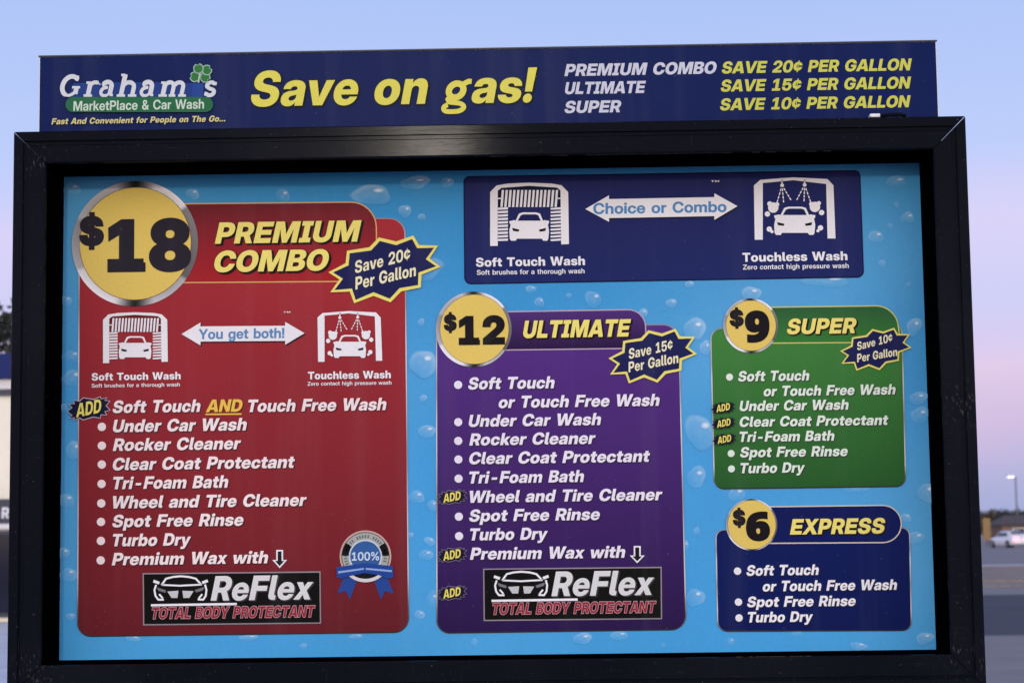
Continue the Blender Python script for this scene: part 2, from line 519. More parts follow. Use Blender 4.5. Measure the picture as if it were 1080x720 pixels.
# ------------------------------------------------------------------ yellow roadside sign
yp = at(1040.5, 553, 172)
sg = thing('roadside_sign', 'upright orange yellow sign panel at the roadside beside the frame edge', 'sign', (yp.x, 172, 0))
b = MB(); b.box((yp.x - .34, 171.95, .55), (yp.x + .34, 172.05, at(1040, 546, 172).z), .02)
b.build('sign_panel', material('orange_yellow_paint', (0.26, 0.15, 0.05), .5, noise=.1), sg)
b = MB(); b.box((yp.x - .05, 171.97, 0), (yp.x + .05, 172.03, .545)); b.build('post', rm, sg)

# ------------------------------------------------------------------ street lamp
steel = material('galvanised_steel', (0.16, 0.16, 0.18), .5, .6)
lampy = 200
l0 = at(1071, 503, lampy)
lp = thing('street_lamp', 'tall grey street lamp with one lit white head above the road at right', 'street lamp', (l0.x, lampy, 0))
b = MB(); b.tube([(l0.x, lampy, 0), (l0.x, lampy, l0.z)], [.11, .07], 10); b.build('pole', steel, lp, True)
b = MB(); b.tube([(l0.x, lampy, l0.z - .1), (l0.x - .2, lampy - .1, l0.z + .12), (l0.x - .45, lampy - .25, l0.z + .15)], .04, 8); b.build('arm', steel, lp, True)
b = MB(); b.box((l0.x - .95, lampy - .6, l0.z + .06), (l0.x - .25, lampy - .05, l0.z + .30), .06); hd = b.build('lamp_head', material('lamp_housing', (.62, .62, .66), .4), lp)
b = MB(); b.box((l0.x - .92, lampy - .64, l0.z - .04), (l0.x - .28, lampy - .09, l0.z + .055), .02)
b.build('lamp_lens', material('lit_lens', (.9, .9, .9), .4, emit=(1, .98, .95), estr=1.6), hd)

# ------------------------------------------------------------------ parked white car, seen from its rear quarter
carp = material('white_car_paint', (.78, .76, .80), .25, coat=.6)
rub = material('rubber', (.012, .012, .013), .8)
rimm = material('alloy', (.35, .35, .37), .35, .9)
tail = material('lit_tail_lamp', (.45, .02, .03), .3, emit=(1, .12, .17), estr=7)
cpos = at(1065, 576, 160)
car = thing('parked_car', 'white car with a glowing red tail lamp parked across the main road', 'car', (cpos.x, 160, 0), R(103))


def car_part(name, mb, mat, parent, smooth=False):
    me = bpy.data.meshes.new(name); me.from_pydata(mb.v, [], mb.f); me.update()
    for p, i in zip(me.polygons, mb.mi):
        p.material_index = i; p.use_smooth = smooth
    return link_mesh(name, me, mat, parent, world=False)


def loft(sections):
    """sections: list of (x, [(y, z)...]) half profiles mirrored over y"""
    mbb = MB(); n = None; vs_ = []
    for x, pr in sections:
        ring = [(x, y, z) for y, z in pr] + [(x, -y, z) for y, z in reversed(pr)]
        n = len(ring); vs_ += ring
    fs = []
    for i in range(len(sections) - 1):
        for k in range(n):
            fs.append((i * n + k, (i + 1) * n + k, (i + 1) * n + (k + 1) % n, i * n + (k + 1) % n))
    fs += [tuple(range(n)), tuple((len(sections) - 1) * n + k for k in reversed(range(n)))]
    return mbb.add(vs_, fs)


def prof(hw, z0, z1):
    return [(hw * .92, z0), (hw, z0 + .12), (hw, z0 + (z1 - z0) * .55), (hw * .95, z1 - .06), (hw * .85, z1)]


bd = loft([(-2.22, prof(.74, .35, .78)), (-2.12, prof(.82, .26, .92)), (-1.5, prof(.89, .20, .98)), (0, prof(.90, .18, .95)), (1.2, prof(.89, .2, .90)), (1.9, prof(.82, .24, .80)), (2.25, prof(.70, .3, .64))])
body = car_part('body', bd, carp, car, True)
cab = loft([(-1.75, [(.68, .95), (.68, .97), (.66, .98)]), (-1.05, [(.74, .95), (.66, 1.28), (.56, 1.37)]), (-.2, [(.75, .94), (.66, 1.33), (.56, 1.42)]), (.5, [(.75, .93), (.66, 1.28), (.56, 1.37)]), (1.15, [(.72, .90), (.70, .92), (.66, .93)])])
car_part('cabin', cab, carp, car, True)
wb = MB()
wb.add([(-1.70, .56, 1.005), (-1.12, .50, 1.335), (-1.12, -.50, 1.335), (-1.70, -.56, 1.005)], [(0, 1, 2, 3)])
for s_ in (1, -1):
    wb.add([(-1.05, .745 * s_, .99), (-.95, .69 * s_, 1.27), (.35, .69 * s_, 1.26), (.85, .745 * s_, .97)], [(0, 1, 2, 3)])
car_part('window_glass', wb, glassm, car)
for sx in (-1.38, 1.36):
    for sy in (-.86, .86):
        wm = MB(); wm.tube([(sx, sy - .1, .32), (sx, sy + .1, .32)], .32, 20)
        wh = car_part('wheel', wm, rub, car)
        wm = MB(); wm.tube([(sx, sy - .105, .32), (sx, sy + .105, .32)], .2, 16); car_part('rim', wm, rimm, wh)
for s_ in (1, -1):
    tm = MB(); tm.box((-2.26, .50 * s_ - .22, .60), (-2.10, .50 * s_ + .22, .86), .03); car_part('tail_lamp', tm, tail, car)
bm_ = MB(); bm_.box((-2.30, -.78, .34), (-2.1, .78, .52), .04); car_part('bumper', bm_, carp, car)

# outlines of the letter shapes: advance|contour|contour, q = curve point
HEAVY = """§582|302,-10 243,-10q 144,29q 70,108q 30,231q 30,317 30,377q 48,497q 94,605q 177,688q 309,737q 402,737 431,737q 481,734q 507,729 507,579 482,584q 431,589q 402,589 333,589q 248,543q 210,458q 208,400 214,400 227,425q 265,462q 320,485q 356,485 420,485q 508,430q 555,324q 555,248 555,167q 493,51q 380,-10q|296,138 330,138q 368,189q 368,242 368,290q 334,340q 298,340 275,340q 240,318q 222,280q 222,256 222,231q 232,188q 251,157q 279,138q
¶582|180,-10 152,-10q 100,-6q 73,-2 73,148 99,144q 152,138q 180,138 233,138q 306,165q 352,214q 376,284q 379,327 373,327 361,300q 322,263q 265,242q 225,242 164,242q 75,297q 27,403q 27,479 27,560q 91,676q 204,737q 280,737 339,737q 439,698q 512,616q 553,486q 553,395 553,340q 535,225q 489,120q 405,38q 274,-10q|287,387 312,387q 344,411q 360,451q 360,473 360,496q 352,537q 334,569q 306,589q 286,589 253,589q 215,540q 215,490 215,443q 247,387q
!262|53,225 36,728 226,728 209,225|131,-9 92,-9q 36,47q 36,86 36,126q 92,182q 131,182 171,182q 227,126q 227,86 227,47q 171,-9q
$674|292,-107 292,834 393,834 393,-107|339,-12 241,-12q 104,47q 32,160q 32,241 209,241 210,208q 243,161q 301,136q 341,136 377,136q 429,155q 458,188q 458,210 458,229q 433,259q 378,280q 336,289 262,303 156,325q 46,430q 46,510 46,579q 119,682q 250,739q 336,739 425,739q 553,682q 624,575q 626,499 455,499 451,542q 389,591q 339,591 308,591q 260,573q 233,541q 233,519 233,500q 256,473q 307,453q 347,445 409,433 470,421q 558,385q 615,333q 642,266q 642,223 642,149q 570,44q 435,-12q
%992|240,350 188,350q 107,396q 61,480q 61,537 61,552 61,609q 107,693q 188,739q 240,739 292,739q 373,693q 419,609q 419,552 419,537 419,480q 373,396q 292,350q|240,454 266,454q 299,495q 299,537 299,552 299,595q 266,636q 240,636 214,636q 182,595q 182,552 182,537 182,495q 214,454q|751,-12 699,-12q 618,34q 572,118q 572,175 572,190 572,247q 618,331q 699,377q 751,377 803,377q 884,331q 930,247q 930,190 930,175 930,118q 884,34q 803,-12q|751,92 777,92q 810,133q 810,175 810,190 810,233q 777,274q 751,274 725,274q 693,233q 693,190 693,175 693,133q 725,92q|186,0 686,728 805,728 305,0
&669|273,-11 197,-11q 85,44q 24,137q 24,193 24,234q 54,297q 112,352q 153,379 311,479 328,490q 348,513q 356,536q 356,546 356,566q 327,596q 298,596 280,596q 253,582q 238,556q 238,539 238,518q 260,474q 302,423q 331,391 681,0 499,0 207,315 180,345q 126,415q 90,495q 90,542 90,597q 142,686q 236,738q 298,738 358,738q 445,689q 492,608q 492,558 492,525q 470,464q 427,410q 395,388 246,281 224,266q 197,231q 197,205 197,182q 219,149q 259,130q 285,130 323,130q 396,166q 456,231q 493,319q 493,370 637,370 637,309q 611,197q 556,104q 512,72 463,47 421,17q 321,-11q
'281|77,437 61,728 220,728 204,437
-645|491,349 491,212 154,212 154,349
.269|135,-9 95,-9q 39,47q 39,86 39,126q 95,182q 135,182 174,182q 230,126q 230,86 230,47q 174,-9q
0645|322,-12 225,-12q 91,79q 23,247q 23,363 23,480q 91,648q 225,739q 322,739 420,739q 553,648q 621,480q 621,363 621,247q 553,79q 420,-12q|322,133 365,133q 420,188q 446,292q 446,363 446,435q 420,539q 365,595q 322,595 280,595q 225,539q 198,435q 198,363 198,292q 225,188q 280,133q
1645|86,0 86,145 582,145 582,0|438,728 438,0 259,0 259,562 258,562 93,460 93,616 272,728
2645|52,0 52,131 323,354 348,375q 394,417q 423,467q 423,499 423,528q 399,571q 354,595q 324,595 292,595q 243,565q 217,509q 217,469 46,469 46,552q 114,673q 239,739q 325,739 403,739q 526,684q 596,580q 596,509 596,456q 556,371q 483,295q 433,254 304,146 304,145 598,145 598,0
5645|321,-11 239,-11q 115,48q 42,156q 37,231 210,231 211,201q 240,154q 290,127q 322,127 354,127q 403,157q 431,209q 431,243 431,278q 403,331q 354,362q 323,362 282,362q 224,326q 215,296 48,296 69,728 561,728 561,581 232,581 221,446 222,446 247,470q 316,495q 358,495 406,495q 495,458q 565,390q 605,301q 605,248 605,173q 535,55q 407,-11q
6645|328,-10 243,-10q 113,54q 40,168q 40,242 40,303q 88,415q 130,477 300,728 497,728 277,406 234,406 244,420q 275,453q 327,476q 365,476 438,476q 546,418q 605,313q 605,242 605,168q 534,54q 409,-10q|322,129 354,129q 403,159q 432,209q 432,242 432,274q 403,324q 354,353q 322,353 291,353q 241,324q 213,274q 213,242 213,209q 241,159q 291,129q
8645|322,-12 234,-12q 102,40q 29,134q 29,197 29,247q 75,322q 159,370q 216,377 216,377 140,388q 52,473q 52,541 52,600q 120,689q 242,739q 322,739 404,739q 525,690q 592,601q 592,541 592,473q 505,388q 428,377 428,377 486,370q 570,322q 615,247q 615,197 615,134q 542,40q 410,-12q|322,115 353,115q 401,140q 428,183q 428,211 428,239q 401,282q 353,306q 322,306 291,306q 244,282q 216,239q 216,211 216,183q 244,140q 291,115q|322,438 350,438q 392,459q 415,498q 415,523 415,549q 392,587q 350,608q 322,608 294,608q 252,587q 229,549q 229,523 229,498q 252,459q 294,438q
9645|317,738 402,738q 531,673q 605,559q 605,485 605,425q 557,313q 515,251 344,0 148,0 367,322 411,322 401,307q 369,275q 318,252q 280,252 207,252q 99,310q 40,415q 40,486 40,560q 110,674q 236,738q|323,598 291,598q 241,569q 213,518q 213,486 213,454q 241,403q 291,374q 323,374 354,374q 404,403q 432,454q 432,486 432,518q 404,569q 354,598q
A748|1,0 249,728 497,728 746,0 538,0 446,306 421,390q 373,559q 349,655 399,655 374,559q 325,390q 299,306 204,0|177,132 177,277 571,277 571,132
B648|44,0 44,728 352,728 433,728q 545,681q 603,598q 603,544 603,502q 568,435q 507,391q 465,382 465,381 511,379q 585,334q 628,257q 628,206 628,146q 569,53q 456,0q 375,0|225,141 343,141 387,141q 438,184q 438,221 438,245q 415,281q 373,301q 344,301 225,301|225,435 333,435 358,435q 396,453q 417,488q 417,511 417,545q 371,586q 333,586 225,586
C728|374,-12 275,-12q 116,77q 23,244q 23,363 23,483q 115,651q 275,739q 374,739 442,739q 557,699q 644,626q 699,522q 706,459 519,459 514,487q 490,531q 453,561q 406,578q 377,578 324,578q 250,526q 211,431q 211,363 211,296q 249,201q 324,150q 377,150 406,150q 453,166q 489,196q 513,240q 519,268 706,268 698,204q 644,101q 556,28q 442,-12q
D708|319,0 124,0 124,154 310,154 374,154q 457,201q 497,294q 497,364 497,434q 456,527q 372,573q 307,573 121,573 121,728 318,728 430,728q 594,638q 685,475q 685,364 685,253q 595,90q 432,0q|230,728 230,0 44,0 44,728
E624|44,0 44,728 594,728 594,570 230,570 230,441 566,441 566,288 230,288 230,158 594,158 594,0
F597|44,0 44,728 577,728 577,570 230,570 230,424 556,424 556,272 230,272 230,0
G739|377,-12 270,-12q 111,81q 23,249q 23,363 23,483q 116,651q 275,739q 374,739 439,739q 554,702q 642,633q 698,538q 703,479 514,479 509,502q 488,538q 454,564q 409,578q 381,578 326,578q 250,527q 211,432q 211,363 211,296q 251,200q 328,150q 383,150 428,150q 493,180q 527,233q 527,268 567,265 386,265 386,400 708,400 708,299 708,206q 625,66q 476,-12q
I422|27,0 27,147 118,147 118,581 27,581 27,728 395,728 395,581 304,581 304,147 395,147 395,0
L569|44,0 44,728 230,728 230,158 549,158 549,0
M915|44,0 44,728 320,728 403,464 411,436q 433,358q 456,271q 476,193q 482,166 435,166 441,193q 460,271q 483,358q 504,436q 512,464 594,728 871,728 871,0 688,0 688,302 688,327q 691,402q 693,491q 696,581q 696,621 717,621 706,580q 682,489q 659,402q 638,327q 630,302 533,0 383,0 284,302 276,327q 255,402q 231,489q 206,580q 195,621 219,621 219,581q 222,491q 224,402q 226,327q 226,302 226,0
N734|44,0 44,728 235,728 431,414 442,396q 477,334q 516,263q 533,231 511,180 508,218q 506,314q 504,404q 504,430 504,728 690,728 690,0 499,0 318,289 304,312q 262,384q 212,474q 187,522 222,536 226,484q 229,387q 230,311q 230,289 230,0
O747|373,-12 275,-12q 116,77q 23,244q 23,363 23,483q 116,651q 275,739q 373,739 472,739q 630,651q 723,483q 723,363 723,244q 630,76q 472,-12q|373,150 424,150q 497,200q 536,296q 536,363 536,431q 497,527q 424,578q 373,578 323,578q 250,527q 211,431q 211,363 211,296q 250,200q 323,150q
P643|44,0 44,728 346,728 431,728q 556,667q 623,555q 623,479 623,402q 555,290q 431,230q 345,230 150,230 150,383 333,383 366,383q 415,407q 442,450q 442,479 442,508q 415,550q 366,574q 333,574 230,574 230,0
R661|44,0 44,728 347,728 433,728q 557,667q 625,555q 625,479 625,404q 554,295q 425,236q 337,236 158,236 158,382 334,382 368,382q 416,406q 443,450q 443,479 443,508q 416,551q 368,576q 334,576 230,576 230,0|450,0 289,330 480,330 645,0
S674|339,-12 241,-12q 104,47q 32,160q 32,241 209,241 210,208q 243,161q 301,136q 341,136 377,136q 429,155q 458,188q 458,210 458,229q 433,259q 378,280q 336,289 262,303 156,325q 46,430q 46,510 46,579q 119,682q 250,739q 336,739 425,739q 553,682q 624,575q 626,499 455,499 451,542q 389,591q 339,591 308,591q 260,573q 233,541q 233,519 233,500q 256,473q 307,453q 347,445 409,433 470,421q 558,385q 615,333q 642,266q 642,223 642,149q 570,44q 435,-12q
T649|20,570 20,728 629,728 629,570 418,570 418,0 232,0 232,570
U705|352,-12 259,-12q 120,55q 43,176q 43,257 43,728 224,728 224,272 224,236q 257,179q 315,146q 353,146 391,146q 448,178q 480,235q 480,272 480,728 661,728 661,257 661,176q 585,55q 446,-12q
V735|249,0 1,728 205,728 301,422 326,339q 375,164q 400,72 346,72 370,164q 417,339q 441,422 533,728 734,728 493,0
W1024|195,0 1,728 202,728 269,420 280,369q 299,268q 318,167q 326,116 285,116 295,167q 315,268q 336,369q 348,420 421,728 603,728 676,420 688,369q 709,268q 729,167q 739,116 697,116 706,167q 724,268q 744,369q 754,420 821,728 1022,728 829,0 624,0 534,356 524,396q 502,507q 485,584 539,584 521,507q 500,396q 490,356 400,0
X727|2,0 311,439 311,301 29,728 239,728 304,623 320,599q 349,550q 378,502q 392,477 339,477 354,502q 382,550q 413,599q 428,623 494,728 699,728 425,311 425,441 725,0 509,0 423,134 411,154q 386,192q 363,229q 350,249 376,249 364,229q 340,192q 316,154q 302,134 212,0
Y717|272,0 272,256 1,728 214,728 325,519 339,492q 366,438q 379,411 348,411 361,438q 385,492q 399,519 504,728 716,728 452,256 452,0
Z646|25,0 25,141 313,482 345,520q 412,594q 447,632 469,570 420,570q 321,570q 272,570 33,570 33,728 618,728 618,587 334,245 303,208q 236,133q 201,95 180,158 229,158q 328,158q 377,158 621,158 621,0
a573|203,-9 151,-9q 72,24q 27,92q 27,143 27,187q 58,246q 112,284q 185,304q 226,307 272,310q 327,320q 352,337q 352,352 352,355 352,368q 335,389q 305,401q 285,401 263,401q 231,388q 213,364q 211,347 46,347 51,404q 108,484q 215,527q 291,527 349,527q 437,503q 498,456q 528,389q 528,346 528,0 354,0 354,72 352,72 336,43q 293,8q 238,-9q|259,105 284,105q 327,125q 353,160q 353,185 353,229 346,226q 329,221q 307,216q 282,211q 267,209 245,205q 213,191q 195,168q 195,153 195,138q 211,117q 240,105q
b616|369,-11 335,-11q 278,9q 235,50q 222,80 221,80 221,0 45,0 45,728 223,728 223,447 224,447 241,474q 283,510q 337,527q 371,527 436,527q 535,459q 592,338q 592,259 592,177q 536,56q 437,-11q|318,130 347,130q 389,161q 411,219q 411,259 411,298q 389,355q 347,386q 318,386 288,386q 242,355q 217,298q 217,259 217,220q 242,162q 288,130q
c574|294,-12 214,-12q 92,56q 24,177q 24,258 24,338q 92,460q 214,527q 294,527 349,527q 441,496q 509,437q 549,357q 551,309 380,309 378,327q 365,356q 344,376q 315,387q 298,387 268,387q 227,356q 205,298q 205,258 205,218q 227,159q 269,128q 298,128 315,128q 344,140q 365,160q 378,190q 380,209 551,209 550,160q 512,80q 444,21q 350,-12q
d616|247,-11 180,-11q 80,56q 24,177q 24,259 24,338q 81,459q 181,527q 246,527 279,527q 333,510q 376,474q 392,447 393,447 393,728 571,728 571,0 395,0 395,80 394,80 381,50q 338,9q 281,-11q|298,130 328,130q 374,162q 400,220q 400,259 400,298q 374,355q 328,386q 298,386 269,386q 227,355q 205,298q 205,259 205,219q 227,161q 269,130q
e576|293,-12 214,-12q 92,57q 24,179q 24,258 24,337q 92,458q 211,527q 289,527 348,527q 444,489q 515,418q 554,321q 554,262 554,214 80,214 80,318 471,318 389,298 389,329q 366,374q 324,398q 293,398 264,398q 221,374q 198,329q 198,298 198,219 198,187q 222,140q 268,115q 300,115 323,115q 360,128q 385,151q 391,166 551,166 541,114q 469,34q 359,-12q
f408|388,516 388,379 9,379 9,516|104,0 104,568 104,623q 144,693q 226,728q 289,728 320,728q 376,728q 388,728 388,591 381,591q 349,591q 336,591 307,591q 282,567q 282,537 282,0
g616|304,-211 222,-211q 115,-166q 58,-88q 50,-38 219,-38 223,-53q 246,-74q 281,-86q 304,-86 348,-86q 394,-36q 394,13 394,93 394,93 381,62q 338,23q 281,5q 247,5 180,5q 80,72q 24,189q 24,264 24,340q 81,459q 181,527q 246,527 279,527q 334,508q 378,471q 393,445 394,445 394,516 571,516 571,32 571,-53q 507,-160q 387,-211q|298,143 328,143q 374,174q 400,230q 400,267 400,304q 374,360q 328,390q 298,390 269,390q 227,360q 205,305q 205,267 205,229q 227,173q 269,143q
h607|223,278 223,0 45,0 45,728 223,728 223,376 196,376 220,444q 311,527q 386,527 443,527q 522,478q 563,388q 563,324 563,0 384,0 384,286 384,329q 343,375q 305,375 280,375q 243,354q 223,311q
i268|45,0 45,516 223,516 223,0|134,560 91,560q 37,610q 37,648 37,687q 91,736q 134,736 176,736q 231,687q 231,648 231,610q 176,560q
k575|205,127 205,338 225,338 372,516 576,516 353,247 305,247|45,0 45,728 223,728 223,0|379,0 243,208 359,333 584,0
l298|232,0 134,0q 45,71q 45,153 45,728 223,728 223,170 223,151q 242,133q 262,133 267,133q 279,133q 283,133 283,0 270,0q 244,0q
m909|45,0 45,516 216,516 216,394 209,394 221,439q 271,499q 338,527q 375,527 433,527q 521,459q 530,394 516,394 525,437q 576,497q 649,527q 690,527 741,527q 820,483q 865,401q 865,344 865,0 686,0 686,302 686,341q 645,384q 613,384 591,384q 558,363q 540,326q 540,301 540,0 370,0 370,304 370,340q 330,384q 297,384 276,384q 242,363q 223,325q 223,299 223,0
n607|223,278 223,0 45,0 45,516 221,516 221,376 196,376 220,444q 311,527q 386,527 443,527q 522,478q 563,388q 563,324 563,0 384,0 384,286 384,329q 343,375q 305,375 280,375q 243,354q 223,311q
o599|299,-12 218,-12q 94,55q 24,176q 24,258 24,340q 94,460q 218,527q 299,527 381,527q 505,460q 574,340q 574,258 574,176q 505,55q 381,-12q|299,129 327,129q 369,159q 394,216q 394,258 394,300q 369,357q 327,387q 299,387 273,387q 229,357q 205,300q 205,258 205,216q 229,159q 272,129q
p616|45,-204 45,516 221,516 221,449 224,449 239,475q 282,510q 337,527q 371,527 436,527q 535,459q 592,338q 592,259 592,177q 536,56q 437,-11q 369,-11 335,-11q 279,9q 238,48q 225,76 223,76 223,-204|318,130 347,130q 389,161q 411,219q 411,259 411,298q 389,355q 347,386q 318,386 288,386q 242,355q 217,298q 217,259 217,220q 242,162q 288,130q
r402|45,0 45,516 218,516 218,424 219,424 233,474q 293,517q 345,517 359,517q 382,517q 392,516 392,371 383,371q 343,372q 324,372 294,372q 249,345q 223,294q 223,258 223,0
s546|279,-13 205,-13q 92,31q 26,112q 21,166 196,166 200,140q 241,108q 276,108 308,108q 345,130q 345,148 345,163q 314,183q 284,188 189,204 113,218q 32,295q 32,357 32,408q 89,485q 195,526q 269,526 343,526q 451,482q 511,402q 512,347 349,347 349,372q 307,406q 275,406 244,406q 210,383q 210,366 210,351q 237,331q 263,326 369,308 449,294q 526,225q 526,168 526,114q 464,33q 353,-13q
t402|382,516 382,379 9,379 9,516|97,656 276,656 276,179 276,155q 295,137q 322,137 335,137q 373,137q 382,137 382,0 369,0q 312,0q 282,0 186,0q 97,71q 97,149
u607|221,-11 165,-11q 86,37q 45,128q 45,191 45,516 223,516 223,229 223,187q 265,140q 303,140 328,140q 364,161q 384,205q 384,238 384,516 563,516 563,0 386,0 386,140 412,140 387,72q 297,-11q
v578|187,0 1,516 187,516 257,285 272,235q 299,134q 313,84 270,84 283,134q 310,235q 325,285 393,516 578,516 391,0
w857|159,0 1,516 188,516 225,362 239,305q 263,181q 276,121 252,121 266,181q 295,305q 310,362 350,516 507,516 547,362 561,305q 590,181q 604,121 581,121 593,181q 617,304q 630,362 665,516 856,516 698,0 513,0 458,188 450,215q 435,272q 421,331q 413,360 443,360 436,331q 421,272q 407,215q 398,188 343,0
x554|1,0 204,297 200,233 14,516 206,516 237,461 256,426q 288,364q 304,333 255,333 272,364q 305,426q 325,461 357,516 546,516 353,233 357,297 554,0 361,0 327,57 308,91q 275,151q 259,181 298,181 281,151q 248,91q 228,57 193,0
y578|63,-204 63,-67 137,-67 154,-67q 174,-57q 186,-36q 192,-17 199,1 1,516 187,516 259,285 274,235q 302,134q 315,84 264,84 277,134q 304,236q 320,285 393,516 578,516 357,-70 339,-118q 292,-177q 227,-204q 183,-204 154,-204q 92,-204q
¢574|270,0 270,728 323,728 323,0|294,94 214,94q 92,162q 24,283q 24,364 24,444q 92,566q 214,633q 294,633 349,633q 441,601q 509,543q 549,463q 551,415 380,415 378,432q 365,461q 344,482q 315,493q 298,493 268,493q 227,462q 205,404q 205,364 205,324q 227,265q 269,234q 298,234 315,234q 344,245q 365,266q 378,296q 380,315 551,315 550,266q 512,186q 444,126q 350,94q
™639|435,466 335,728 398,728 456,563 514,728 576,728 477,466|310,466 310,728 384,728 384,466|528,466 528,728 602,728 602,466|110,466 110,704 185,704 185,466|31,667 31,728 264,728 264,667
 269|"""
